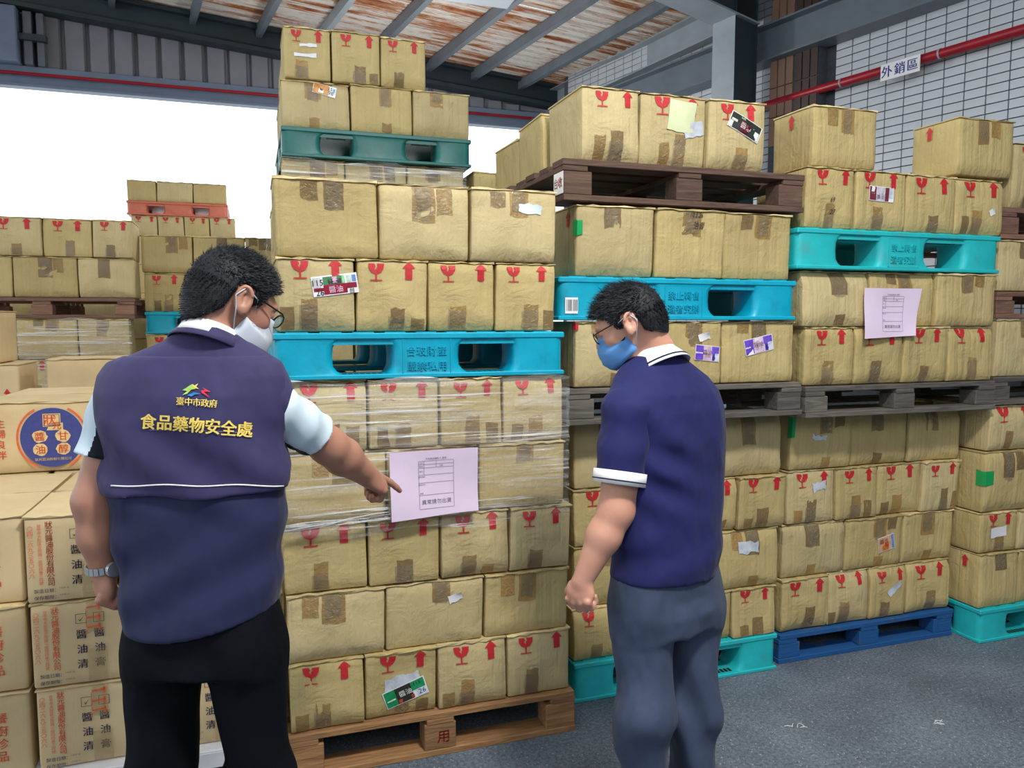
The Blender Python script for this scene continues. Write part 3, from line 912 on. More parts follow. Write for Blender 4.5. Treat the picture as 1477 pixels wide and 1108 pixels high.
LABELS = {
    'maroon': [(-.95, -.62, -.15, .85, (196, 196, 200)), (-.95, -.5, -.5, -.18, (140, 24, 50)), (-.52, .5, -.88, .05, (150, 24, 50)), (-.5, .42, .08, .86, (70, 130, 80)), (-.3, .28, .1, .6, (60, 44, 66)),
               (-.1, .1, .2, .8, (214, 170, 196)), (.32, .44, .1, .85, (150, 206, 150)), (.5, .94, -.45, .05, (140, 24, 50)), (.52, .72, .1, .8, (186, 200, 190)), (.76, .94, .15, .8, (110, 140, 196))],
    'green': [(-.96, -.45, -.9, .9, (16, 140, 84)), (-.45, .32, -.9, .9, (46, 42, 34)), (-.4, .35, -.85, -.45, (178, 70, 40)), (.32, .95, -.1, .9, (24, 146, 92)), (.5, .95, -.9, -.1, (214, 222, 246)), (-.9, -.5, -.25, -.1, (190, 236, 210))],
    'dark': [(-.96, .94, -.92, .92, (38, 46, 40)), (-.3, .35, -.8, .55, (92, 18, 36)), (-.9, -.55, -.1, .2, (225, 225, 215)), (.62, .92, -.9, .1, (222, 230, 222)), (-.4, .3, .6, .9, (130, 160, 130)), (-.95, -.75, -.9, -.15, (210, 220, 210))],
    'violet': [(-.96, -.35, -.92, .92, (108, 74, 196)), (-.35, .35, -.92, .92, (208, 182, 206)), (-.2, .2, -.6, .4, (176, 150, 160)), (.35, .95, .0, .92, (112, 84, 204)), (.4, .62, -.92, 0, (100, 66, 190)), (.62, .95, -.92, .1, (206, 214, 248)), (-.95, -.4, -.12, .05, (226, 220, 250))],
    'red': [(-.96, -.4, -.92, .92, (120, 44, 56)), (-.4, .3, -.92, .92, (196, 190, 206)), (-.2, .15, -.3, .5, (150, 110, 126)), (.3, .6, -.92, .92, (112, 36, 50)), (.6, .95, -.5, .92, (196, 200, 214)), (-.95, -.45, -.2, .1, (220, 214, 220))],
    'orange': [(-.96, .35, -.92, .92, (206, 140, 72)), (-.5, -.05, -.75, .35, (240, 236, 232)), (.4, .96, -.95, .95, (232, 238, 250)), (.72, .9, -.5, .6, (110, 170, 210)), (-.4, -.15, -.3, .1, (60, 60, 70))],
    'picture': [(-.96, .55, -.92, .92, (212, 168, 130)), (-.5, .2, -.9, -.1, (206, 120, 40)), (-.2, .25, -.6, .1, (200, 60, 50)), (.6, .95, -.92, .92, (120, 140, 190))],
}
LTEXT = {
    'maroon': [('115', -.74, .35, .42, (40, 40, 44)), ('26', -.7, -.62, .42, (40, 40, 44)), ('醬油', .0, -.42, .36, (236, 200, 226)), ('台', .7, -.7, .3, (60, 50, 54))],
    'green': [('醬油', .0, .1, .36, (226, 232, 226)), ('115', .62, .55, .3, (20, 40, 34)), ('26', .74, -.45, .4, (40, 48, 100))],
    'dark': [('醬油', .02, -.05, .42, (226, 200, 200))],
    'violet': [('醬油', -.02, .1, .36, (120, 84, 120)), ('6', .55, -.45, .5, (34, 30, 60))],
    'red': [('醬油', -.05, -.4, .32, (90, 60, 76))],
    'orange': [('15', .5, .4, .42, (30, 32, 40)), ('98', .56, -.35, .5, (30, 32, 40))],
    'picture': [('醬油', -.3, .4, .34, (150, 40, 30))],
}
def paper(cx, cz, w, h, rot=0.0, mat=None, lift=.004, rag=.003, name='paper_scrap', nx=5, nz=4):
    def fn(sh, o):
        strip(name, sh, o, mat or TORN_P, cx - w / 2, cx + w / 2, cz - h / 2, cz + h / 2, .0032, nx, nz, rot=rot, rag=rag, lift=lift)
    return fn
def ink(txts, mat=None):
    """handwriting: (text, size, x, z)"""
    def fn(sh, o):
        tm = MB()
        for t, s, x, z in txts:
            v, f = text_geo(t, s, .03)
            sk = .25
            tm.add([sh.pt(x + p[0] * .8 + p[1] * sk, z + p[1], .0042) for p in v], f)
        tm.build('handwriting', mat or BLACK_INK, o)
    return fn
def side_tape(z, w, h, mat, front=.0):
    """piece of tape folded round the near left corner"""
    def fn(sh, o):
        a = []
        for k in range(4):
            for (zz) in (z - h / 2 + jit(.004), z + h / 2 + jit(.004)):
                if k < 2: a.append((-sh.w / 2 - .004 - sh.bl, -sh.d / 2 + .01 + (1 - k) * w * .4, zz))
                else: a.append((-sh.w / 2 + (k - 2) * w * .55, sh.pt(-sh.w / 2 * .98, zz, .005)[1], zz))
        mesh_obj('corner_tape', a, [(0, 2, 3, 1), (2, 4, 5, 3), (4, 6, 7, 5)], mat, o)
    return fn

def row(stack, rowname, yf, z0, z1, edges, kind, d=None, extra=None, desc=None, group=None, **kw):
    d = d or (.34 if kind == 'N' else .26)
    nbx = len(edges) - 1
    for i in range(nbx):
        e = (extra or {}).get(i, ())
        ds = (desc or {}).get(i)
        base = ds or ('red-marked carton' if kind == 'N' and kw.get('marks', True) else 'plain carton')
        pos = '' if nbx == 1 else (', %s from left' % ORD[i])
        lab = '%s%s, %s of %s' % (base, pos, rowname, stack)
        k2 = dict(kw); 
        if 'per' in k2:
            p = k2.pop('per'); k2.update(p.get(i, {}))
        carton(edges[i], edges[i + 1], yf, d, z0, z1, kind, lab, group or ('cartons in ' + stack), e, **k2)

A_ = 'the pointed-at stack'
row(A_, 'bottom row', 2.615, .16, .405, [.082, .338, .597, .861, 1.116], 'N',
    extra={1: (label_sticker(.015, .085, .155, .068, .32, 'green', under=True),)}, desc={1: 'carton with green label'})
row(A_, 'second row up', 2.615, .405, .642, [.078, .414, .775, 1.106], 'W', extra={1: (paper(.07, .17, .05, .03, .3, WHITE_P, .012),)})
row(A_, 'third row up', 2.615, .645, .885, [.073, .356, .611, .869, 1.112], 'N')
row(A_, 'wrapped fourth row', 2.615, .887, 1.125, [.085, .425, .752, 1.086], 'W')
row(A_, 'wrapped fifth row', 2.615, 1.127, 1.368, [.098, .363, .612, .843, 1.080], 'N')
row(A_, 'row above turquoise pallet', 2.615, 1.529, 1.772, [.075, .328, .574, .818, 1.049], 'N',
    extra={0: (label_sticker(.06, .155, .15, .066, .13, 'maroon'),)}, desc={0: 'carton with maroon label'})
row(A_, 'top row', 2.612, 1.774, 2.028, [.072, .408, .725, 1.048], 'W', extra={2: (paper(.055, .185, .085, .034, -.12, simple('torn_blue_white_paper', (214, 226, 240), .5), .006, .006),)}, desc={2: 'carton with torn white label'})
# left flank of the pointed-at stack
for (zr, z1, dd, cnt, nm) in ((.16, .405, .33, 2, 'bottom row'), (.405, .642, .25, 3, 'second row up'), (.645, .885, .33, 2, 'third row up'), (.887, 1.125, .25, 3, 'wrapped fourth row'), (1.127, 1.368, .33, 2, 'wrapped fifth row'), (1.529, 1.772, .33, 2, 'row above turquoise pallet'), (1.774, 2.028, .25, 3, 'top row')):
    y = 2.615 + (.362 if cnt == 2 else .282)
    for k in range(cnt):
        carton(.085, .085 + (.26 if cnt == 2 else .34), y, dd, zr, z1, 'W', 'flank carton, %s behind the front one, %s of %s' % (ORD[k], nm, A_), 'flank cartons of the pointed-at stack', marks=False, tapes=False)
        y += dd + .008

B_ = 'the roof-high stack'
row(B_, 'lower row', 4.105, 2.537, 2.775, [.165, .506, .829, 1.142], 'W', extra={0: (label_sticker(.045, .195, .115, .058, -.2, 'orange'),)}, desc={0: 'carton with orange label'})
row(B_, 'top row', 4.105, 2.778, 3.028, [.18, .414, .662, .905], 'N', extra={0: (paper(.005, .165, .085, .016, .05, WHITE_P, .002), paper(-.01, .115, .11, .017, .05, WHITE_P, .002))}, desc={0: 'carton with two white tapes'})
row(B_, 'row under green pallet', 4.12, 2.145, 2.386, [.16, .475, .80, 1.115], 'W')
for k in range(2):
    carton(.17, .44, 4.105 + .285 + k * .3, .28, 2.537, 2.775, 'W', 'flank carton, %s behind the front one, lower row of %s' % (ORD[k], B_), 'flank cartons', marks=False, tapes=False)
    carton(.185, .44, 4.105 + .365 + k * .3, .28, 2.778, 3.02, 'W', 'flank carton, %s behind the front one, top row of %s' % (ORD[k], B_), 'flank cartons', marks=False, tapes=False)
carton(1.17, 1.52, 4.12, .3, 2.13, 2.38, 'W', 'kraft carton between the roof-high stack and the dark wooden pallet', 'background cartons')

C_ = 'the polo-man stack'
row(C_, 'bottom row', 2.80, .168, .39, [1.205, 1.45, 1.70, 1.96, 2.19], 'N')
row(C_, 'second row up', 2.80, .392, .65, [1.205, 1.54, 1.87, 2.20], 'W', extra={2: (paper(.0, .18, .1, .05, .1, None, .008, .01),)})
row(C_, 'third row up', 2.80, .652, .888, [1.2, 1.46, 1.72, 1.978, 2.225], 'N')
row(C_, 'fourth row up', 2.80, .89, 1.16, [1.2, 1.55, 1.88, 2.205], 'W')
row(C_, 'row under turquoise pallet', 2.685, 1.31, 1.564, [1.152, 1.488, 1.80, 2.158], 'W',
    extra={1: (label_sticker(.085, .125, .115, .062, -.1, 'violet'), paper(.07, .19, .05, .028, .3, WHITE_P, .015)), 2: (label_sticker(.0, .155, .14, .066, .2, 'violet'),), 0: (side_tape(.235, .02, .03, RED_INK),)},
    desc={1: 'carton with purple label', 2: 'carton with tilted purple label'})
row(C_, 'row under dark pallet', 2.685, 1.733, 2.0, [1.155, 1.487, 1.80, 2.128], 'W',
    extra={0: (side_tape(.18, .04, .055, GREEN_TAPE),), 1: (ink((('10.5.26', .026, .02, .245), ('油膏', .032, .03, .205))),)}, desc={0: 'carton with green tape', 1: 'carton with handwritten date'},
    per={0: {'side_marks': .7}})
row(C_, 'top row', 2.685, 2.163, 2.435, [1.175, 1.418, 1.712, 1.98], 'N',
    extra={1: (paper(.03, .19, .115, .12, -.12, simple('pale_green_form', (206, 212, 170), .6), .01, .003, 'taped_form'), paper(.085, .145, .09, .055, .25, TORN_P, .006)),
           2: (label_sticker(.03, .17, .155, .066, -.42, 'dark'),)}, desc={1: 'carton with pale green form', 2: 'carton with dark slanted label'})
for k in range(2):
    carton(1.165, 1.42, 2.685 + .362 + k * .35, .33, 2.163, 2.425 - .03 * k, 'W', 'flank carton, %s behind the front one, top row of %s' % (ORD[k], C_), 'flank cartons', marks=False, tapes=False, rz=-.03 + .06 * k)
carton(1.15, 1.41, 2.685 + .285, .36, 1.733, 1.995, 'W', 'flank carton behind the green-taped one in %s' % C_, 'flank cartons', tapes=False)
carton(2.0, 2.13, 2.95, .3, 2.163, 2.36, 'W', 'carton half hidden behind the top row of %s' % C_, 'background cartons', tapes=False)

D_ = 'the pink notice stack'
row(D_, 'bottom row', 2.838, .137, .388, [2.245, 2.515, 2.756, 2.98, 3.258], 'N', extra={2: (paper(.03, .14, .085, .035, .75, None, .01),)}, desc={2: 'carton with slanted silver scrap'})
row(D_, 'second row up', 2.838, .39, .638, [2.25, 2.602, 2.943, 3.262], 'W', extra={1: (label_sticker(.07, .115, .10, .075, .2, 'picture'),)}, desc={1: 'carton with small picture label'})
row(D_, 'third row up', 2.838, .64, .888, [2.264, 2.532, 2.776, 3.042, 3.27], 'N', extra={0: (paper(.04, .17, .075, .042, .15, None, .008, .006),)}, desc={0: 'carton with torn white scrap'})
row(D_, 'fourth row up', 2.838, .89, 1.146, [2.266, 2.611, 2.946, 3.268], 'W', extra={0: (paper(-.02, .15, .075, .02, -.1, None, .006, .008), side_tape(.2, .03, .1, GREEN_TAPE))}, desc={0: 'carton with torn label'})
row(D_, 'row above grey pallet', 2.685, 1.287, 1.538, [2.212, 2.473, 2.736, 2.997, 3.272], 'N')
row(D_, 'row under turquoise pallet', 2.685, 1.54, 1.777, [2.19, 2.544, 2.909, 3.265], 'W')
row(D_, 'row above turquoise pallet', 2.685, 1.953, 2.205, [2.19, 2.443, 2.719, 3.008, 3.30], 'N',
    extra={0: (ink((('69', .03, .01, .12), ('27', .03, .015, .07))),), 1: (label_sticker(.0, .155, .13, .062, -.04, 'red'),), 3: (paper(.07, .105, .03, .03, .5, WHITE_P, .012),)}, desc={0: 'carton with handwritten numbers', 1: 'carton with red label'})
carton(2.217, 2.556, 2.70, .26, 2.208, 2.459, 'W', 'single kraft carton on top, left of two above %s' % D_, 'top cartons', side_marks=-.1)
carton(3.02, 3.36, 2.70, .26, 2.222, 2.478, 'W', 'single kraft carton on top, right of two above %s' % D_, 'top cartons', side_marks=-.35)

E_ = 'the right-edge stack'
def er(nm, z0, z1, edges, kind, **k):
    row(E_, nm, 2.71, z0, z1, edges, kind, **k)
er('bottom row', .168, .437, [3.30, 3.555, 3.82, 4.08, 4.29], 'W', per={0: {'side_marks': .6}})
er('second row up', .44, .64, [3.29, 3.535, 3.80, 4.05, 4.29], 'N', extra={0: (paper(.0, .1, .1, .05, .08, WHITE_P, .003, .002, 'white_slip'),)}, desc={0: 'carton with white slip'})
er('third row up', .643, .94, [3.29, 3.63, 3.97, 4.29], 'W', extra={0: (side_tape(.17, .09, .07, GREEN_TAPE),)}, desc={0: 'carton with green corner tape'})
er('fourth row up', .943, 1.16, [3.30, 3.60, 3.86, 4.10], 'N')
er('fifth row up', 1.299, 1.572, [3.31, 3.65, 3.97, 4.28], 'W')
er('sixth row up', 1.703, 1.942, [3.31, 3.65, 3.97, 4.28], 'W')
er('top row', 2.091, 2.39, [3.378, 3.63, 3.89, 4.14], 'N')
for (a, b, nm) in ((.168, .437, 'bottom row'), (.44, .64, 'second row up'), (.643, .94, 'third row up'), (.943, 1.16, 'fourth row up')):
    carton(3.295, 3.56, 2.71 + (.365 if nm in ('second row up', 'fourth row up') else .285), .33, a, b, 'W', 'flank carton behind the front one, %s of %s' % (nm, E_), 'flank cartons', tapes=False)

# far stacks on the left
G1_ = 'the far-left stack'
row(G1_, 'top row', 5.5, 1.962, 2.20, [-1.50, -1.222, -.945, -.71], 'N')
row(G1_, 'row on red-brown pallet', 5.5, 1.708, 1.96, [-1.72, -1.392, -1.036, -.706], 'W')
row(G1_, 'wrapped row', 5.5, 1.322, 1.576, [-1.70, -1.39, -1.05, -.75], 'W')
row(G1_, 'lower wrapped row', 5.5, 1.07, 1.32, [-1.70, -1.44, -1.19, -.95, -.75], 'N')
G2_ = 'the far turquoise-pallet stack'
row(G2_, 'row on pallet', 5.75, 1.622, 1.885, [-.69, -.43, -.175, .08, .31], 'N')
row(G2_, 'upper row', 5.75, 1.888, 2.14, [-.70, -.375, -.035, .29], 'W')
row(G2_, 'row under pallet', 5.75, 1.215, 1.47, [-.69, -.43, -.175, .08, .31], 'N')
G3_ = 'the doorway stack'
HID = 'kraft carton in the hidden lower tiers of the far stacks'
row(G3_, 'top row', 7.8, 2.645, 2.83, [-1.045, -.80, -.49, -.20], 'W', tapes=False)
row(G3_, 'lower row', 7.8, 2.33, 2.516, [-1.02, -.80, -.575, -.355, -.13], 'N', tapes=False)
for i, (a, b) in enumerate(((-1.735, -1.25), (-1.245, -.76))):
    carton(a, b, 6.62, .34, 1.42, 1.74, 'W', 'kraft carton glimpsed through the red-brown pallet, %s of two' % ('left', 'right')[i], 'background cartons', tapes=False)
    for k in range(5): carton(a, b, 6.62, .34, k * .2835, (k + 1) * .2835, 'W', HID, 'hidden far cartons', low=True, yj=0)
# cartons standing on the same far stacks, below what the photograph shows
HID_ = 'kraft carton in the hidden lower tiers of the far stacks'
for (xa, xb, yy, zt) in ((-1.70, -1.36, 5.5, 1.068), (-1.09, -.75, 5.5, 1.068), (-.69, -.35, 5.75, 1.213), (-.03, .31, 5.75, 1.213), (-1.02, -.68, 7.8, 2.328), (-.47, -.13, 7.8, 2.328), (.165, .505, 4.12, 2.143), (.51, .765, 4.12, 2.143), (.77, 1.11, 4.12, 2.143), (1.18, 1.52, 4.12, 2.128)):
    k = max(1, round(zt / .26)); hh = zt / k
    for i in range(k):
        carton(xa, xb, yy, .5, i * hh, (i + 1) * hh, 'W', HID, 'hidden far cartons', low=True, yj=.0)
# ------------------------------------------------------------------ printed soy sauce cartons
def ring_arc(mb, cx, cz, rx, rz, t, a0, a1, y, n=24):
    vs = []
    for k in range(n + 1):
        a = math.radians(a0 + (a1 - a0) * k / n)
        vs += [(cx + rx * math.cos(a), y, cz + rz * math.sin(a)), (cx + (rx + t) * math.cos(a), y, cz + (rz + t) * math.sin(a))]
    return mb.add(vs, [(2 * k, 2 * k + 2, 2 * k + 3, 2 * k + 1) for k in range(n)])
def disc(mb, cx, cz, rx, rz, y, n=40, wob=0.0, seed=0):
    r = random.Random(seed)
    vs = [(cx, y, cz)] + [(cx + rx * (1 + wob * r.uniform(-1, 1)) * math.cos(2 * math.pi * k / n), y, cz + rz * (1 + wob * r.uniform(-1, 1)) * math.sin(2 * math.pi * k / n)) for k in range(n)]
    return mb.add(vs, [(0, 1 + (k + 1) % n, 1 + k) for k in range(n)])
def frame(mb, x0, x1, z0, z1, t, y):
    for a in ((x0, x1, z0, z0 + t), (x0, x1, z1 - t, z1), (x0, x0 + t, z0, z1), (x1 - t, x1, z0, z1)):
        mb.add([(a[0], y, a[2]), (a[1], y, a[2]), (a[1], y, a[3]), (a[0], y, a[3])], [(0, 1, 2, 3)])
    return mb
def end_print(sh, o):
    yf = -sh.d / 2 - .003; xl = -sh.w / 2
    m1 = MB()
    text_at(m1, '狀元醬油股份有限公司', .0215, xl + .066, .150, yf, .03, True, .93)
    text_at(m1, '台中市大肚區沙田路一段四四巷三四號', .0115, xl + .040, .150, yf, .004, True, .96)
    text_at(m1, '〇四二六九三五〇六八', .0165, xl + .016, .158, yf, .0, True, .98)
    m1.build('orange_print', ORANGE_INK, o)
    m2 = MB()
    for cx, ch in ((xl + .136, '清'), (xl + .185, '膏')):
        for k, c in enumerate('醬油' + ch): text_at(m2, c, .031, cx, .158 - k * .047, yf, .012)
    text_at(m2, '製造日期：', .0135, xl + .048, .037, yf, .006); text_at(m2, '保存期限：', .0135, xl + .048, .016, yf, .006)
    text_at(m2, '115.01.12', .0065, xl + .100, .042, yf); text_at(m2, '117.01.11', .0065, xl + .100, .021, yf)
    m2.build('navy_print', NAVY_INK, o)
    m3 = MB()
    for k, cx in enumerate((xl + .136, xl + .185)):
        frame(m3, cx - .015, cx + .015, .192, .222, .0013, yf)
    cx = xl + .136
    m3.add([(cx - .008, yf, .207), (cx - .003, yf, .198), (cx + .009, yf, .216), (cx - .003, yf, .202)], [(0, 1, 3), (1, 2, 3)])
    m3.build('check_boxes', BLACK_INK, o)
    strip('tape', sh, o, tape_mat_soy, xl + .152, xl + .196, .16, sh.h - .002, .0042, 3, 4, rag=.003)
    strip('tape', sh, o, tape_mat_soy, xl + .150, xl + .205, .004, .11, .0042, 3, 4, rag=.003)
    m4 = MB(); y4 = yf - .003
    for z in (sh.h - .022, sh.h - .055, sh.h - .085):
        m4.add([(xl + .152, y4, z), (xl + .19, y4, z + .004), (xl + .19, y4, z + .009), (xl + .152, y4, z + .005)], [(0, 1, 2, 3)])
        m4.add([(xl + .184, y4, z - .008), (xl + .19, y4, z - .008), (xl + .19, y4, z + .014), (xl + .184, y4, z + .014)], [(0, 1, 2, 3)])
    for q in range(4):
        z = sh.h - .03 - q * .022; m4.add([(xl + .150, y4, z - .007), (xl + .1525, y4, z - .007), (xl + .1525, y4, z + .007), (xl + .150, y4, z + .007)], [(0, 1, 2, 3)])
    m4.build('tape_print', ORANGE_INK, o)
tape_mat_soy = tape_mat('soy_clear_tape', (190, 164, 118), .35, .18)
def long_print(sh, o):
    yf = -sh.d / 2 - .003; h = sh.h; cz = h * .50; R = .108
    m1 = MB()
    text_at(m1, '主婦良伴', .036, -.172, cz, yf, .012, True, 1.12); text_at(m1, '餐廚珍品', .036, .172, cz, yf, .012, True, 1.12)
    ring_arc(m1, 0, cz, R + .006, R * 1.06 + .006, .007, 118, 242, yf); ring_arc(m1, 0, cz, R + .006, R * 1.06 + .006, .007, -62, 62, yf)
    m1.build('orange_print', ORANGE_INK, o)
    disc(MB(), 0, cz, R, R * 1.06, yf, 48).build('blue_oval', BLUE_PRINT, o)
    m2 = MB()
    for i, (x, z) in enumerate(((.036, .005), (.036, -.045), (-.042, .005), (-.042, -.045))): disc(m2, x, cz + z, .025, .024, yf - .001, 18, .10, i)
    m2.add([(-.03, yf - .001, cz + .042), (.03, yf - .001, cz + .042), (.03, yf - .001, cz + .092), (-.03, yf - .001, cz + .092)], [(0, 1, 2, 3)])
    m2.add([(-.018, yf - .001, cz + .028), (.038, yf - .001, cz + .028), (.038, yf - .001, cz + .056), (-.006, yf - .001, cz + .056)], [(0, 1, 2, 3)])
    m2.build('pale_outline', PAPER_TAN, o)
    m3 = MB()
    for c, x, z in (('甘', .036, .005), ('醇', .036, -.045), ('醬', -.042, .005), ('油', -.042, -.045)): text_at(m3, c, .036, x, cz + z, yf - .002, .02)
    text_at(m3, '狀', .045, -.006, cz + .069, yf - .002, .02); text_at(m3, '元', .032, .017, cz + .045, yf - .003, .02)
    m3.build('emblem_print', ORANGE_INK, o)
    m4 = MB(); text_at(m4, '狀元醬油股份有限公司', .0125, 0, cz - .083, yf - .002, .01); m4.build('company_name', PAPER_TAN, o)
    m5 = MB(); frame(m5, -.027, .027, cz + .044, cz + .089, .002, yf - .0015); m5.build('seal_frame', NAVY_INK, o)
def top_print(sh, o):
    m = MB()
    for k in range(9):
        m.box(-.14 + k * .035, -.125 + k * .035, -sh.d * .32, -sh.d * .32 + .006, sh.h + .0005, sh.h + .0012)
    m.build('top_print', ORANGE_INK, o)
F_ = 'printed soy sauce cartons by the vested man'
FG = dict(mat=FRESH, amount=.14, tapes=False, marks=False, gap=.008, yj=.004)
rown = ['bottom row', 'middle row', 'top row']
for i, (z0, z1) in enumerate(((.18, .445), (.447, .713), (.715, .982))):
    carton(-.66 - .004 * i, -.312, 2.60, .36, z0, z1, 'W', 'soy sauce carton with two check boxes, %s, left of the vested man' % rown[i], F_, (end_print, top_print), **FG)
    carton(-1.175, -.672, 2.60 + .01 * i, .36, z0, z1, 'W', 'soy sauce carton with orange characters, %s, at the left picture edge' % rown[i], F_, (long_print, top_print), **FG)
    if i < 2: carton(-.305, .04, 2.61, .36, z0, z1, 'W', 'soy sauce carton, %s, seen between the vested man legs' % rown[i], F_, (end_print,), **FG)
    carton(-.66, -.312, 2.975, .36, z0, z1, 'W', 'soy sauce carton behind the check-box one, %s' % rown[i], F_, (), **FG)
    carton(-1.175, -.672, 2.985, .34, z0, z1, 'W', 'soy sauce carton behind the orange-lettered one, %s' % rown[i], F_, (), **FG)
carton(-.99, -.49, 3.335, .34, .985, 1.258, 'W', 'soy sauce carton with blue oval emblem on top of the pile', F_, (long_print, top_print), **FG)
for k, (xa, xb) in enumerate(((-1.17, -.76), (-.75, -.34))):
    for i, (z0, z1) in enumerate(((.18, .446), (.448, .714), (.716, .982))):
        carton(xa, xb, 3.345, .5, z0, z1, 'W', 'kraft carton hidden under the blue oval one, %s column, %s' % (('left', 'right')[k], rown[i]), F_, (), low=True, mat=FRESH, tapes=False)
carton(-.99, -.49, 3.70, .38, .985, 1.255, 'W', 'soy sauce carton directly behind the blue oval one', F_, (top_print,), **FG)
# plain cartons standing further back on the left
PB = 'plain cartons behind the soy sauce pile'
carton(-1.60, -1.18, 4.35, .36, 1.355, 1.615, 'W', 'plain kraft carton with bright top at left edge above red arrow', PB, (), **FG)
def yel(sh, o):
    strip('yellow_tape', sh, o, simple('yellow_tape', (222, 206, 120), .4), sh.w * .28, sh.w * .33, .004, sh.h - .004, .002)
    mark(sh, arrow_poly(), sh.w * .40, sh.h * .45, .03, .05, 'arrow_mark', RED_INK, o)
carton(-1.62, -1.09, 4.34, .36, 1.085, 1.353, 'W', 'plain kraft carton with yellow tape and red arrow at left edge', PB, (yel,), **FG)
carton(-.98, -.57, 4.35, .36, 1.085, 1.375, 'W', 'plain kraft carton with bright top beside the vested man shoulder', PB, (), **FG)
for xa, xb in ((-1.62, -1.12), (-.98, -.57)):
    for i in range(4): carton(xa, xb, 4.36, .36, i * .2705, (i + 1) * .2705, 'W', 'kraft carton in the hidden lower tiers behind the soy pile', 'hidden cartons behind the soy pile', (), low=True, mat=FRESH)

# ------------------------------------------------------------------ stretch film
m, n = newmat('stretch_film')
v = n.coord('Object', (1.6, 1.6, 75))
s1 = n.noise(v, 1.0, 5, .7, .6)
v2 = n.coord('Object', (3.2, 3.2, 34), (0, .05, 0))
s2 = n.noise(v2, 1.0, 3, .6, .3)
st = n.ramp(s1, [(.54, (.0,) * 3), (.61, (.55,) * 3), (.68, (.95,) * 3)])  # whitish streaks paint in the light glinting off the film
st2 = n.ramp(s2, [(.48, (.0,) * 3), (.72, (.25,) * 3)])
a = n.math('MAXIMUM', st.outputs['Color'], st2.outputs['Color'])
a = n.math('ADD', a, .05)
n.link(a, n.bsdf.inputs['Alpha'])
n.bsdf.inputs['Base Color'].default_value = (.86, .88, .9, 1)
n.bsdf.inputs['Roughness'].default_value = .12
n.bsdf.inputs['Specular IOR Level'].default_value = .9
n.link(n.bump(s1, .7, .01), n.bsdf.inputs['Normal'])
FILM = m
def film(name, path, z0, z1, label, nz=30, wav=.006, ragb=.012):
    """sheet following a plan path, pulled into ridges"""
    pts = []
    for (a, b) in zip(path[:-1], path[1:]):
        k = max(2, int((Vector(b) - Vector(a)).length / .035))
        pts += [Vector(a).lerp(Vector(b), i / k) for i in range(k)]
    pts.append(Vector(path[-1]))
    r = random.Random(len(pts)); ph = [r.uniform(0, 6.28) for _ in range(6)]
    vs = []
    for j in range(nz + 1):
        t = j / nz
        for i, p in enumerate(pts):
            z = z0 + (z1 - z0) * t + (ragb * math.sin(i * .5 + ph[0]) if j in (0, nz) else 0)
            off = wav * (math.sin(t * 55 + .12 * i + ph[1]) + .6 * math.sin(t * 93 - .2 * i + ph[2])) * .5
            q = pts[min(i + 1, len(pts) - 1)] - pts[max(i - 1, 0)]; nn = Vector((q.y, -q.x)).normalized()
            vs.append((p.x + nn.x * off, p.y + nn.y * off, z))
    k = len(pts)
    fs = [(j * k + i, j * k + i + 1, (j + 1) * k + i + 1, (j + 1) * k + i) for j in range(nz) for i in range(k - 1)]
    o = mesh_obj(name, vs, fs, FILM, smooth=True); tag(o, label, 'stretch film'); return o
fa = film('stretch_film', [(.055, 3.6), (.062, 2.61), (.075, 2.582), (1.09, 2.582), (1.10, 3.0)], .845, 1.366, 'clear stretch film wound round the two rows behind the larger pink notice')
# twisted bands of film at its lower edge
mb = MB(); r = random.Random(5)
for k in range(5):
    z0 = .868 + r.uniform(-.012, .02); pts = [(.07 + t * r.uniform(.4, .7), 2.577 - .004 * math.sin(t * 9 + k), z0 + .012 * math.sin(t * 5 + k) + .03 * t) for t in [i / 8 for i in range(9)]]
    mb.tube(pts, [.0025 * (1 - .7 * (i / 8)) + .0006 for i in range(9)], 6)
TW = tape_mat('twisted_film', (226, 230, 236), .55, .15)
mb.build('twisted_film_edge', TW, fa, smooth=True)
film('stretch_film', [(-.74, 5.484), (-1.74, 5.484)], 1.06, 1.57, 'clear stretch film round the cartons of the far-left stack', 20)
film('stretch_film', [(.16, 4.10), (1.12, 4.10)], 2.15, 2.38, 'clear stretch film on cartons just under the green pallet', 12)
film('stretch_film', [(.062, 3.58), (.068, 2.64)], 1.53, 2.02, 'clear stretch film on the door-lit flank of the pointed-at stack', 20)

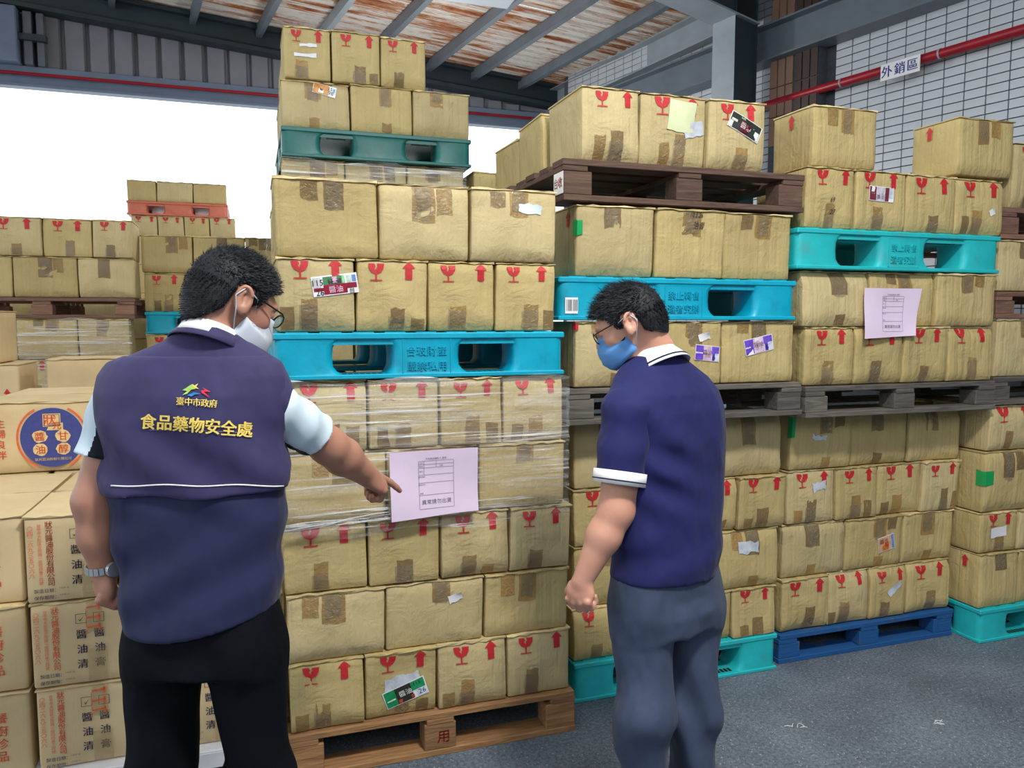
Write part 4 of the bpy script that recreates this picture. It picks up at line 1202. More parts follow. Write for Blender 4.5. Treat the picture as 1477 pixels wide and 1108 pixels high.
# ------------------------------------------------------------------ pink notices
def notice(name, x0, x1, y, z0, z1, label, seed, tilt=0.0, sq=1.0):
    w, h = x1 - x0, z1 - z0; r = random.Random(seed); ph = r.uniform(0, 6)
    def cv(x, z):
        u, v_ = x / w + .5, z / h
        return -.004 * math.sin(u * 5 + ph) - .006 * math.sin(v_ * 4 + ph + u * 2) - .010 * max(0, u - .75) * 3 * max(0, .5 - v_) - .002
    nx, nz = 16, 12; vs = []
    for s in (0, 1):
        for j in range(nz + 1):
            for i in range(nx + 1):
                x, z = -w / 2 + w * i / nx, h * j / nz
                xx = x - (.02 * (1 - j / nz) * (i / nx) if sq < 1 else 0)
                vs.append((xx, cv(x, z) + s * .0008, z + .012 * (i / nx) * (1 - j / nz)))
    k = (nx + 1) * (nz + 1)
    fs = [(j * (nx + 1) + i, j * (nx + 1) + i + 1, (j + 1) * (nx + 1) + i + 1, (j + 1) * (nx + 1) + i) for j in range(nz) for i in range(nx)]
    fs += [tuple(k + q for q in f[::-1]) for f in fs]
    o = mesh_obj(name, vs, fs, PINK, smooth=True, loc=((x0 + x1) / 2, y, z0), rot=(0, tilt, 0))
    C = lambda x, z: cv(x, z) - .0015
    def rect(mb, a, b, c, d):
        n_ = 12; vs = []
        for i in range(n_ + 1):
            for t in (0, 1):
                if b - a >= d - c: x, z = a + (b - a) * i / n_, (c, d)[t]
                else: x, z = (a, b)[t], c + (d - c) * i / n_
                vs.append((x, C(x, z), z))
        flip = b - a >= d - c
        mb.add(vs, [((2 * i, 2 * i + 2, 2 * i + 3, 2 * i + 1) if flip else (2 * i, 2 * i + 1, 2 * i + 3, 2 * i + 2)) for i in range(n_)])
    mb = MB(); fx0, fx1, fz0, fz1 = -w * .18, w * .22, h * .14, h * .84; t = .0011
    if sq < 1: fx0, fx1 = -w * .17, w * .21
    for z in (fz0, h * .34, h * .52, h * .635, h * .74, fz1): rect(mb, fx0, fx1, z, z + t)
    for x in (fx0, fx1): rect(mb, x, x + t, fz0, fz1)
    rect(mb, fx0 + w * .06, fx0 + w * .06 + t, h * .635, fz1); rect(mb, fx0, fx1, h * .79, h * .79 + t); rect(mb, fx0 + w * .2, fx0 + w * .2 + t, h * .74, fz1)
    mb.build('printed_form', GREY_LINE, o)
    mb = MB()
    text_at(mb, '異常請勿出貨', w * .058 if sq == 1 else w * .052, (fx0 + fx1) / 2, h * .24, 0, .0, curve=C)
    text_at(mb, '不合格品識別卡 異常', h * .034, (fx0 + fx1) / 2, h * .875, 0, .0, curve=C)
    for tx, x, z in (('品名', .03, .815), ('數量', .03, .765), ('日期', .26, .765), ('單位', .03, .69), ('異常現象', .035, .61), ('原因分析', .035, .495), ('處置', .03, .37)):
        text_at(mb, tx, h * .026, fx0 + w * x, h * z, 0, 0, curve=C)
    mb.build('notice_lettering', GREY_LINE, o)
    tag(o, label, 'notice', 'pink notices'); return o
notice('paper_notice', .43, .739, 2.570, .885, 1.122, 'larger pink notice taped on film at the pointing fingertip', 3, -.012)
notice('paper_notice', 2.492, 2.80, 2.664, 1.487, 1.705, 'smaller pink notice hanging on the cartons at the right', 8, .0, .9)

# ------------------------------------------------------------------ odds and ends
mb = MB(); mb.prism([(.585, 2.03), (.70, 2.03), (.655, 2.068), (.64, 2.07)], 'y', 2.90, 2.93)
tag(mb.build('plastic_scrap', simple('orange_plastic', (232, 74, 32), .4)), 'small orange plastic piece lying on top of the pointed-at stack', 'scrap')
mb = MB(); mb.tube([(.64 + .25 * t, 2.82 + .06 * math.sin(3 * t), 2.036 + .022 * math.sin(math.pi * t)) for t in [i / 10 for i in range(11)]], .006, 6)
tag(mb.build('packing_strap', WHITE_P, smooth=True), 'white strap curling over the top edge of the pointed-at stack', 'strap')
for k, (x, y) in enumerate(((1.95, 2.35), (2.5, 2.2), (1.75, 2.0))):
    r = random.Random(k + 40); mb = MB()
    for q in range(5):
        a = r.uniform(0, 6.28); dx, dy = .014 * math.cos(a), .014 * math.sin(a); cx_, cy_ = r.uniform(-.03, .03), r.uniform(-.015, .015)
        mb.tube([(cx_ - dx, cy_ - dy, .003), (cx_, cy_, .005), (cx_ + dx, cy_ + dy, .003)], .0011, 5)
    tag(mb.build('paper_shred', WHITE_P, loc=(x, y, 0)), ['white shred of film on the floor near the turquoise floor pallet', 'white shred on the floor in front of the blue pallet', 'white shred on the floor right of the polo man'][k], 'litter')
# unseen wall added behind the viewpoint, blocking low daylight below the bay opening
fwall = MB().box(-9, 5.5, -2.8, -2.6, 0, BAY_SILL).build('wall_light_block', SIDING)
tag(fwall, 'grey wall added behind the viewpoint to block low daylight', kind='structure')
# ------------------------------------------------------------------ people: distance-field modelling
class SDF:
    def __init__(s, lo, hi, res):
        s.lo = np.array(lo, float); s.res = res
        s.n = np.ceil((np.array(hi) - s.lo) / res).astype(int) + 1
        s.f = np.full(tuple(s.n), .25, np.float32)
    def sub(s, lo, hi):
        a = np.clip(np.floor((np.array(lo) - s.lo) / s.res).astype(int), 0, s.n)
        b = np.clip(np.ceil((np.array(hi) - s.lo) / s.res).astype(int) + 1, 0, s.n)
        if np.any(b <= a): return None
        ax = [(s.lo[i] + np.arange(a[i], b[i]) * s.res).astype(np.float32) for i in range(3)]
        return (slice(a[0], b[0]), slice(a[1], b[1]), slice(a[2], b[2])), ax[0][:, None, None], ax[1][None, :, None], ax[2][None, None, :]
    def comb(s, sl, d, k, op='u'):
        f = s.f[sl]
        if op == 'u':
            h = np.maximum(k - np.abs(f - d), 0) / k
            s.f[sl] = np.minimum(f, d) - h * h * k * .25
        elif op == 's':
            d = -d; h = np.maximum(k - np.abs(f - d), 0) / k
            s.f[sl] = np.maximum(f, d) + h * h * k * .25
    def cone(s, a, b, ra, rb, k=.02, op='u'):
        a = np.array(a, float); b = np.array(b, float); m = max(ra, rb) + k + .02
        r = s.sub(np.minimum(a, b) - m, np.maximum(a, b) + m)
        if r is None: return
        sl, X, Y, Z = r; ab = b - a; L2 = max(float(ab @ ab), 1e-9)
        t = np.clip(((X - a[0]) * ab[0] + (Y - a[1]) * ab[1] + (Z - a[2]) * ab[2]) / L2, 0, 1)
        d = np.sqrt((X - a[0] - t * ab[0]) ** 2 + (Y - a[1] - t * ab[1]) ** 2 + (Z - a[2] - t * ab[2]) ** 2) - (ra + (rb - ra) * t)
        s.comb(sl, d, k, op)
    def chain(s, pts, rs, k=.02):
        for i in range(len(pts) - 1): s.cone(pts[i], pts[i + 1], rs[i], rs[i + 1], k)
    def ell(s, c, rad, R, k=.02, op='u'):
        """R: 3 axis vectors"""
        c = np.array(c, float); m = max(rad) + k + .02
        r = s.sub(c - m, c + m)
        if r is None: return
        sl, X, Y, Z = r; dx, dy, dz = X - c[0], Y - c[1], Z - c[2]
        q = 0; g = 0
        for ax, ra in zip(R, rad):
            p = (dx * ax[0] + dy * ax[1] + dz * ax[2]); q = q + (p / ra) ** 2; g = g + (p / ra ** 2) ** 2
        k0 = np.sqrt(q); k1 = np.sqrt(g) + 1e-6
        s.comb(sl, k0 * (k0 - 1) / k1, k, op)
    def loft(s, keys, lat, fwd, k=.02, p=2.4, infl=0.0):
        """keys: (z, cx, cy, r_lat, r_front, r_back) ascending z"""
        K = np.array(keys, float)
        m = max(K[:, 3].max(), K[:, 4].max(), K[:, 5].max()) + .08
        lo = [K[:, 1].min() - m, K[:, 2].min() - m, K[0, 0] - .06]; hi = [K[:, 1].max() + m, K[:, 2].max() + m, K[-1, 0] + .06]
        r = s.sub(lo, hi)
        if r is None: return
        sl, X, Y, Z = r; z = Z[0, 0]
        I = lambda c: np.interp(z, K[:, 0], K[:, c]).astype(np.float32)[None, None, :]
        cx, cy, rl, rf, rb = [I(c) for c in (1, 2, 3, 4, 5)]
        rl, rf, rb = rl + infl, rf + infl, rb + infl
        dl = (X - cx) * lat[0] + (Y - cy) * lat[1]; df = (X - cx) * fwd[0] + (Y - cy) * fwd[1]
        rr = np.where(df > 0, rf, rb)
        g = (np.abs(dl / rl) ** p + np.abs(df / rr) ** p) ** (1 / p)
        d = (g - 1) * np.minimum(rl, rr)
        d = np.maximum(d, np.maximum(K[0, 0] - infl - Z, Z - K[-1, 0] - infl))
        s.comb(sl, d, k)
    def wrinkle(s, fn):
        r = s.sub(s.lo, s.lo + s.n * s.res); sl, X, Y, Z = r
        s.f[sl] = s.f[sl] - fn(X, Y, Z)
    def clip(s, fn):
        r = s.sub(s.lo, s.lo + s.n * s.res); sl, X, Y, Z = r
        s.f[sl] = np.maximum(s.f[sl], fn(X, Y, Z))
    def mesh(s):
        f = s.f; inside = f < 0
        nx, ny, nz = f.shape
        c = [inside[i:nx - 1 + i, j:ny - 1 + j, k:nz - 1 + k] for i in (0, 1) for j in (0, 1) for k in (0, 1)]
        cnt = sum(x.astype(np.uint8) for x in c); act = (cnt > 0) & (cnt < 8)
        idx = np.full(act.shape, -1, np.int32); pos = np.argwhere(act); idx[act] = np.arange(len(pos))
        acc = np.zeros((len(pos), 3)); num = np.zeros(len(pos))
        I, J, K = pos.T
        cor = [(i, j, k) for i in (0, 1) for j in (0, 1) for k in (0, 1)]
        for a in cor:
            for ax in range(3):
                if a[ax] == 1: continue
                b = list(a); b[ax] = 1
                fa = f[I + a[0], J + a[1], K + a[2]]; fb = f[I + b[0], J + b[1], K + b[2]]
                m = (fa < 0) != (fb < 0)
                t = np.where(m, fa / np.where(np.abs(fa - fb) < 1e-9, 1e-9, fa - fb), 0)
                p = np.array(a, float)[None, :] + np.zeros((len(pos), 3)); p[:, ax] = t
                acc[m] += p[m]; num[m] += 1
        V = s.lo + (pos + acc / num[:, None]) * s.res
        quads = []
        for ax in range(3):
            sh = [slice(1, -1)] * 3; sh[ax] = slice(0, -1)
            A = inside[tuple(sh)]; sb = list(sh); sb[ax] = slice(1, None); B = inside[tuple(sb)]
            e = np.argwhere(A != B)
            if len(e) == 0: continue
            off = np.array([1, 1, 1]); off[ax] = 0; e0 = e + off
            u, w = [q for q in range(3) if q != ax]
            def cell(du, dw):
                q = e0.copy(); q[:, u] += du; q[:, w] += dw; return idx[q[:, 0], q[:, 1], q[:, 2]]
            a_, b_, c_, d_ = cell(-1, -1), cell(0, -1), cell(0, 0), cell(-1, 0)
            fl = A[tuple(e.T)]
            if ax == 1: fl = ~fl
            Q = np.stack([a_, b_, c_, d_], 1); Q[~fl] = Q[~fl][:, ::-1]
            quads.append(Q)
        return V, np.concatenate(quads)
def np_mesh(name, V, Q, mat, parent=None, origin=(0, 0, 0), smooth_it=1, matfn=None):
    V = np.asarray(V, float).copy()
    # light relaxation to remove grid stepping
    for _ in range(smooth_it):
        acc = np.zeros_like(V); n_ = np.zeros(len(V))
        E0 = np.concatenate([Q[:, a] for a in range(4)] * 2); E1 = np.concatenate([Q[:, (a + 1) % 4] for a in range(4)] + [Q[:, (a + 3) % 4] for a in range(4)])
        n_ = np.bincount(E0, minlength=len(V))
        for c in range(3): acc[:, c] = np.bincount(E0, weights=V[E1, c], minlength=len(V))
        V = .5 * V + .5 * acc / np.maximum(n_, 1)[:, None]
    me = bpy.data.meshes.new(name)
    me.vertices.add(len(V)); me.vertices.foreach_set('co', (V - np.array(origin)).astype(np.float32).ravel())
    me.loops.add(Q.size); me.loops.foreach_set('vertex_index', Q.astype(np.int32).ravel())
    me.polygons.add(len(Q)); me.polygons.foreach_set('loop_start', np.arange(0, Q.size, 4, dtype=np.int32))
    me.polygons.foreach_set('use_smooth', np.ones(len(Q), bool))
    for mm in (mat if isinstance(mat, (list, tuple)) else [mat]): me.materials.append(mm)
    if matfn is not None:
        me.polygons.foreach_set('material_index', matfn(V[Q].mean(1)).astype(np.int32))
    me.update(calc_edges=True); me.validate()
    o = bpy.data.objects.new(name, me); COL.objects.link(o)
    if parent is not None: o.parent = parent
    return o

def skin_mat(name, rgb):
    m, n = newmat(name); v = n.coord('Object'); c = lin(rgb)
    r = n.ramp(n.noise(v, 14, 4), [(.3, (c[0] * .92, c[1] * .86, c[2] * .84)), (.7, (c[0] * 1.05, c[1] * 1.04, c[2] * 1.03))])
    n.link(r.outputs['Color'], n.bsdf.inputs['Base Color']); n.bsdf.inputs['Roughness'].default_value = .5
    n.bsdf.inputs['Subsurface Weight'].default_value = .12; n.bsdf.inputs['Subsurface Radius'].default_value = (.01, .004, .002)
    n.link(n.bump(n.noise(v, 220, 2), .12, .002), n.bsdf.inputs['Normal']); return m
def cloth_mat(name, rgb, rough=.85, fold=.5, fs=(4, 4, 2.0), sheen=.05, weave=900, spec=.25):
    m, n = newmat(name); v = n.coord('Object'); c = lin(rgb)
    r = n.ramp(n.noise(v, 5, 3), [(.3, tuple(x * .9 for x in c)), (.7, tuple(min(1, x * 1.08) for x in c))])
    n.link(r.outputs['Color'], n.bsdf.inputs['Base Color']); n.bsdf.inputs['Roughness'].default_value = rough
    n.bsdf.inputs['Sheen Weight'].default_value = sheen; n.bsdf.inputs['Specular IOR Level'].default_value = spec
    f = n.noise(n.coord('Object', fs, (.3, .5, .4)), 1.5, 3, .45, .15)
    b = n.bump(f, fold, .07)
    n.link(n.bump(n.noise(v, weave, 1), .12, .001, b), n.bsdf.inputs['Normal']); return m
SKIN1 = skin_mat('skin_tone_a', (176, 128, 108)); SKIN2 = skin_mat('skin_tone_b', (204, 152, 130))
HAIR = simple('black_hair', (22, 25, 32), .58, var=.3, nscale=60, spec=.35)
VEST = cloth_mat('purple_vest_cloth', (56, 52, 92), .75, .6, sheen=.08)
VEST_L = cloth_mat('darker_vest_cloth', (34, 38, 72), .75, .6, sheen=.08)  # darker, bluer tone for the vest below the back flap
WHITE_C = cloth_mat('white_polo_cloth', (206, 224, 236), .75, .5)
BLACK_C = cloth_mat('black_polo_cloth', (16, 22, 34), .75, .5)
NAVY_C = cloth_mat('navy_polo_cloth', (30, 34, 86), .8, .6)
NAVY_D = cloth_mat('navy_trim_cloth', (26, 26, 60), .8, .2)
TROU1 = cloth_mat('black_trouser_cloth', (9, 13, 20), .8, .6, sheen=0, spec=.12)
TROU2 = cloth_mat('charcoal_trouser_cloth', (58, 70, 94), .75, .8, spec=.3)
COLLAR = cloth_mat('white_collar_cloth', (232, 232, 232), .7, .1)
MASK_B = cloth_mat('blue_mask_fabric', (92, 146, 206), .7, .25, weave=1500)
MASK_W = cloth_mat('pale_mask_fabric', (196, 204, 216), .7, .25, weave=1500)
SHOE = simple('black_shoe_leather', (18, 18, 20), .35)
CHROME = simple('watch_steel', (190, 196, 202), .3, .6, var=.1)
FRAME_M = simple('black_glasses_frame', (14, 14, 18), .3)
gm, gn = newmat('spectacle_lens'); gn.bsdf.inputs['Transmission Weight'].default_value = 1.0; gn.bsdf.inputs['Roughness'].default_value = .02; gn.bsdf.inputs['Base Color'].default_value = (.95, .97, 1, 1); gn.bsdf.inputs['Alpha'].default_value = .35
LENS = gm
YELLOW_T = simple('yellow_embroidery', (236, 206, 96), .5, var=.15, nscale=200, bump=.5, bscale=500)
Z3 = Vector((0, 0, 1)); FH = Vector((math.sin(YAW), math.cos(YAW), 0)); RT = _rt.copy()
def nv(v): return v.normalized()
def A3(v): return np.array(v, float)

def head_geo(S, C, hf, hu, hs, sc=1.0, k=.02):
    """head in field S; C skull centre, hf forward, hu up, hs right side"""
    E = lambda f, u, s_: C + (hf * f + hu * u + hs * s_) * sc
    R = [A3(hf), A3(hu), A3(hs)]
    S.ell(E(-.012, .012, 0), [x * sc for x in (.098, .092, .078)], R, k)        # cranium
    S.ell(E(.028, -.012, 0), [x * sc for x in (.066, .080, .066)], R, k)        # face block
    S.ell(E(.038, -.070, 0), [x * sc for x in (.050, .050, .052)], R, .03)      # jaw
    S.ell(E(.070, -.100, 0), [x * sc for x in (.020, .017, .022)], R, .02)      # chin
    S.ell(E(.086, .022, 0), [x * sc for x in (.014, .012, .045)], R, .02)       # brow
    S.cone(E(.092, .008, 0), E(.112, -.030, 0), .009 * sc, .013 * sc, .012)     # nose
    for q in (-1, 1):
        S.ell(E(.060, -.028, q * .042), [x * sc for x in (.026, .022, .020)], R, .02)   # cheek
        S.ell(E(.094, .000, q * .030), [x * sc for x in (.016, .012, .018)], R, .010, 's')  # eye socket
        S.ell(E(.082, .000, q * .031), [x * sc for x in (.012, .012, .013)], R, .004)   # eyeball lid
        # ear
        eu = nv(hu - hf * .25); ef = nv(hf + hu * .25); ec = E(-.010, -.010, q * .083)
        es = nv(hs * q - hf * .45)
        ax = [A3(es), A3(eu), A3(nv(eu.cross(es)))]
        S.ell(ec, [x * sc for x in (.0085, .034, .021)], ax, .008)
        S.ell(ec + es * .008 + eu * .004, [x * sc for x in (.009, .021, .0115)], ax, .004, 's')
        ep = nv(eu.cross(es)); ep = ep if ep.dot(hf) > 0 else -ep
        hx = [ec + (eu * (.0295 * math.sin(t)) + ep * (.0175 * math.cos(t))) * sc + es * .005 for t in [math.radians(a_) for a_ in range(20, 241, 20)]]
        S.chain(hx, [.0046 * sc] * len(hx), .003)
        ax2 = [ec + (eu * (.017 * math.sin(t)) + ep * (.008 * math.cos(t))) * sc + es * .0035 for t in [math.radians(a_) for a_ in range(90, 251, 32)]]
        S.chain(ax2, [.0036 * sc] * len(ax2), .003)
        S.ell(ec - eu * .027 + ef * .004, [x * sc for x in (.006, .010, .009)], ax, .008)
    S.cone(E(.100, -.058, -.018), E(.100, -.058, .018), .007 * sc, .007 * sc, .008)   # mouth
def hair_field(S, C, hf, hu, hs, sc=1.0, low=-.075, lift=.011):
    E = lambda f, u, s_: C + (hf * f + hu * u + hs * s_) * sc
    R = [A3(hf), A3(hu), A3(hs)]
    S.ell(E(-.012, .014, 0), [x * sc + lift for x in (.098, .094, .078)], R, .01)
    S.ell(E(-.028, -.03, 0), [x * sc + lift * .5 for x in (.080, .066, .070)], R, .02)
    S.ell(E(-.040, -.072, 0), [x * sc for x in (.048, .052, .059)], R, .03)
    def cut(X, Y, Z):
        f = (X - C.x) * hf.x + (Y - C.y) * hf.y + (Z - C.z) * hf.z
        u = (X - C.x) * hu.x + (Y - C.y) * hu.y + (Z - C.z) * hu.z
        s_ = np.abs((X - C.x) * hs.x + (Y - C.y) * hs.y + (Z - C.z) * hs.z)
        F_x = np.array([-.30, -.088, -.040, -.034, .010, .013, .032, .036, .075, .11, .3]) * sc
        F_y = np.array([low, low, -.045, .026, .026, -.012, -.006, .030, .058, .062, .062]) * sc
        line = np.interp(f, F_x, F_y).astype(np.float32)
        return line - u
    S.clip(cut)
def hair_strands(name, hairobj_V, C, hf, hu, hs, comb, n_, L0, L1, parent, mat, seed, width=.0011, spike=.5):
    r = np.random.default_rng(seed)
    V = hairobj_V[r.integers(0, len(hairobj_V), n_)]
    vs = []; fs = []
    Ch = A3(C); u_ = A3(hu); f_ = A3(hf)
    for p in V:
        nrm = p - Ch; nrm /= np.linalg.norm(nrm)
        up = float(nrm @ u_)
        L = (L0 + (L1 - L0) * max(0, min(1, (up + .1) / .7))) * r.uniform(.6, 1.15)
        cdir = A3(comb); d = nrm * (spike * r.uniform(.5, 1.3)) + cdir * 1.0 + r.normal(0, .28, 3)
        if up < .15: d = nrm * .25 - u_ * 1.0 + r.normal(0, .2, 3)
        d /= np.linalg.norm(d)
        w = np.cross(d, nrm); w = w / (np.linalg.norm(w) + 1e-6) * width
        p0 = p - nrm * .003; p1 = p + d * L * .5 + nrm * .003; p2 = p + d * L - nrm * L * .12
        b = len(vs)
        vs += [tuple(p0 - w), tuple(p0 + w), tuple(p1 + w * .8), tuple(p1 - w * .8), tuple(p2)]
        fs += [(b, b + 1, b + 2, b + 3), (b + 3, b + 2, b + 4)]
    return mesh_obj(name, vs, fs, mat, parent)
def finger(S, base, dirs, lens, r0, r1):
    p = Vector(base); k = len(dirs); rs = [r0 + (r1 - r0) * i / k for i in range(k + 1)]
    for i, (d, l) in enumerate(zip(dirs, lens)):
        q = p + nv(Vector(d)) * l; S.cone(p, q, rs[i], rs[i + 1], .004); p = q
    return p
def tube_obj(name, pts, r, mat, parent, seg=8):
    return MB().tube(pts, r, seg).build(name, mat, parent, smooth=True)
def ring_band(name, keys, mat, parent, n=40, thick=.003, matfn=None):
    """band of cloth: list of rings (centre, a-axis vector, b-axis vector)"""
    vs = []; fs = []
    for c, a, b in keys:
        for k in range(n):
            t = 2 * math.pi * k / n; vs.append(c + a * math.cos(t) + b * math.sin(t))
    for j in range(len(keys) - 1):
        for k in range(n): fs.append((j * n + k, j * n + (k + 1) % n, (j + 1) * n + (k + 1) % n, (j + 1) * n + k))
    o = mesh_obj(name, vs, fs, mat, parent, smooth=True)
    if thick:
        md = o.modifiers.new('thick', 'SOLIDIFY'); md.thickness = thick; md.offset = 0
    return o
def shoe(parent, ankle, fwd, mat):
    S = SDF([ankle.x - .32, ankle.y - .32, -.01], [ankle.x + .32, ankle.y + .32, .18], .008)
    a = Vector((ankle.x, ankle.y, 0)); heel = a - fwd * .06 + Z3 * .035; ball = a + fwd * .12 + Z3 * .033; toe = a + fwd * .19 + Z3 * .03
    S.cone(heel, ball, .038, .044, .02); S.cone(ball, toe, .044, .032, .02); S.cone(a + Z3 * .05, a + Z3 * .12, .046, .05, .03)
    S.clip(lambda X, Y, Z: -Z + 0 * X + 0 * Y)
    V, Q = S.mesh(); return np_mesh('shoe', V, Q, mat, parent, parent.location)
def glasses(parent, C, hf, hu, hs, sc, tilt=0.0):
    E = lambda f, u, s_: C + (hf * f + hu * u + hs * s_) * sc
    mb = MB()
    lens = MB()
    for q in (-1, 1):
        c = (.108, -.004, q * .034); pts = []
        for k in range(17):
            t = 2 * math.pi * k / 16
            pts.append(E(c[0] - abs(math.sin(t)) * .0, c[1] + .017 * math.sin(t) * (1.0), c[2] + .025 * math.cos(t)))
        mb.tube(pts, .0019 * sc, 6)
        lens.add(pts[:-1], [tuple(range(16))])
        mb.tube([E(.106, .006, q * .060), E(.092, .008, q * .074), E(.03, .010, q * .082), E(-.012, .014, q * .083), E(-.03, -.004, q * .083)], .0021 * sc, 6)
    mb.tube([E(.108, .002, -.010), E(.112, .004, 0), E(.108, .002, .010)], .0018 * sc, 6)
    L_ = Vector(parent.location)
    mb.v = [tuple(Vector(v) - L_) for v in mb.v]; lens.v = [tuple(Vector(v) - L_) for v in lens.v]
    g = mb.build('glasses', FRAME_M, parent, smooth=True)
    lens.build('lens', LENS, g)
    return g
def mask(parent, C, hf, hu, hs, sc, mat, loopmat):
    E = lambda f, u, s_: C + (hf * f + hu * u + hs * s_) * sc
    vs = []; nu, nv_ = 16, 10; L_ = Vector(parent.location)
    for j in range(nv_ + 1):
        v = j / nv_                                     # 0 chin, 1 nose bridge
        for i in range(nu + 1):
            a = (i / nu - .5) * math.radians(200 - 40 * v)
            rf = .074 + .030 * math.sin(math.pi * min(1, v * 1.05) ** .8) + (.010 if v > .5 else .004)
            rs = .066 - .008 * abs(v - .5)
            f = .020 + rf * max(-.25, math.cos(a)); s_ = rs * math.sin(a)
            if v > .75: f += (v - .75) * .02
            u = -.118 + .112 * v - .012 * (1 - math.cos(a)) * (1 if v > .5 else -2)
            pl = .0016 * math.sin(v * 28) * max(0, math.cos(a))
            vs.append(E(f + pl, u, s_) - L_)
    fs = [(j * (nu + 1) + i, j * (nu + 1) + i + 1, (j + 1) * (nu + 1) + i + 1, (j + 1) * (nu + 1) + i) for j in range(nv_) for i in range(nu)]
    o = mesh_obj('face_mask', vs, fs, mat, parent, smooth=True)
    md = o.modifiers.new('thick', 'SOLIDIFY'); md.thickness = .002
    for i, sg in ((0, -1), (nu, 1)):
        lo = vs[1 * (nu + 1) + i]; hi = vs[(nv_ - 1) * (nu + 1) + i]
        earT = E(-.018, .018, sg * .088) - L_; earB = E(-.020, -.035, sg * .086) - L_
        MB().tube([hi, E(.02, .006, sg * .082) - L_, earT, E(-.034, -.01, sg * .088) - L_, earB, lo], .0017, 6).build('ear_loop', loopmat, o, smooth=True)
    return o

# ================================================================== man in the vest, seen from behind
d1 = 1.80
def P1(x, y, d=d1): return W(x, y, d)
base1 = P1(285, 900); base1 = Vector((base1.x, base1.y, 0))
LAT1 = RT.copy(); FW1 = FH.copy()
# torso profile: (photo row, centre x, half width m, front, back)
prof = [(925, 295, .172, .105, .112), (890, 294, .178, .112, .118), (820, 291, .182, .115, .115), (740, 287, .200, .118, .112), (660, 285, .205, .122, .116), (600, 283, .207, .118, .120), (565, 282, .207, .108, .112), (540, 283, .204, .095, .098), (522, 285, .190, .080, .084), (505, 292, .140, .066, .072), (492, 297, .095, .058, .064), (478, 300, .070, .052, .060)]
def torso_keys(prof, d, Pf):
    K = []
    for (y, x, rl, rf, rb) in prof:
        p = Pf(x, y, d); K.append((p.z, p.x, p.y, rl, rf, rb))
    return K
K1 = torso_keys(prof, d1, P1)
shL, shR = P1(182, 566, 1.80), P1(398, 585, 1.81)
elL, wrL, hdL = P1(134, 722, 1.77), P1(150, 824, 1.80), P1(153, 862, 1.81)
elR, wrR, hdR = P1(474, 643, 1.95), P1(530, 686, 2.10), P1(551, 700, 2.15)
C1 = P1(338, 431, 1.84)
hf1 = nv(RT * .63 + FH * .60 - Z3 * .47); hs1 = nv(hf1.cross(Z3)); hu1 = nv(hs1.cross(hf1))
SC1 = 1.0
root1 = empty('person', base1); tag(root1, 'man in dark purple vest with yellow lettering pointing at the notice, back turned', 'person')
lo = Vector((min(shL.x, elL.x) - .12, min(base1.y, elL.y) - .28, .05)); hi = Vector((hdR.x + .2, hdR.y + .2, 1.82))
S = SDF(lo, hi, .004)
S.loft([(k[0], k[1], k[2], k[3] - .02, k[4] - .02, k[5] - .02) for k in reversed(K1)][0:0] + sorted([(k[0], k[1], k[2], max(.04, k[3] - .02), max(.04, k[4] - .02), max(.04, k[5] - .02)) for k in K1]), LAT1, FW1, .02)
nb1 = P1(301, 512, 1.80); nt1 = C1 - hu1 * .05 - hf1 * .035
S.cone(nb1, nt1, .062, .056, .03)
head_geo(S, C1, hf1, hu1, hs1, SC1)
S.chain([shL, elL], [.052, .042], .03); S.chain([elL, (elL + wrL) / 2 - FH * .004, wrL], [.042, .040, .029], .02)
S.chain([shR, elR], [.040, .046], .03); S.chain([elR, elR.lerp(wrR, .35), wrR], [.046, .047, .031], .02)
# legs inside the trousers
hipL, hipR = P1(240, 930), P1(354, 930)
knL, knR = P1(229, 1120, 1.82), P1(374, 1120, 1.84)
anL = Vector((knL.x - .01, knL.y - .01, .09)); anR = Vector((knR.x + .015, knR.y - .0, .09))
for h_, k_, a_ in ((hipL, knL, anL), (hipR, knR, anR)): S.chain([h_, k_, a_], [.075, .05, .036], .03)
# left fist
def fist(S, wr, hd, back, thumbside, sc=1.0, curl=1.0):
    """wr wrist, hd knuckle centre; back = dorsal direction; thumbside = direction of the thumb"""
    ax = nv(hd - wr); th = nv(thumbside - ax * thumbside.dot(ax)); bk = nv(back - ax * back.dot(ax))
    L = (hd - wr).length; kn = []
    S.ell(wr.lerp(hd, .55), [L * .62, .021 * sc, .040 * sc], [A3(ax), A3(bk), A3(th)], .015)
    for i, o in enumerate((.030, .010, -.010, -.029)):
        b = hd + th * o * sc + bk * .006 * sc - ax * (.000, -.003, .001, .008)[i] * sc
        ln = (.040, .043, .040, .032)[i] * sc
        d0 = nv(ax * .55 - bk * .8 * curl); d1_ = nv(-ax * .65 - bk * .75 * curl); d2_ = nv(-ax * .9 + bk * .4)
        finger(S, b, [d0, d1_, d2_], [ln, ln * .7, ln * .45], .0105 * sc, .0082 * sc)
    tb = wr.lerp(hd, .38) + th * .032 * sc - bk * .008 * sc
    finger(S, tb, [ax * .7 + th * .5 - bk * .5, ax * .75 - th * .2 - bk * .7, ax * .3 - th * .9 - bk * .3], [.034 * sc, .030 * sc, .022 * sc], .0135 * sc, .0095 * sc)
fist(S, wrL, hdL, nv(-RT * .8 - FH * .6), nv(FH * .9 - RT * .3), 1.12)
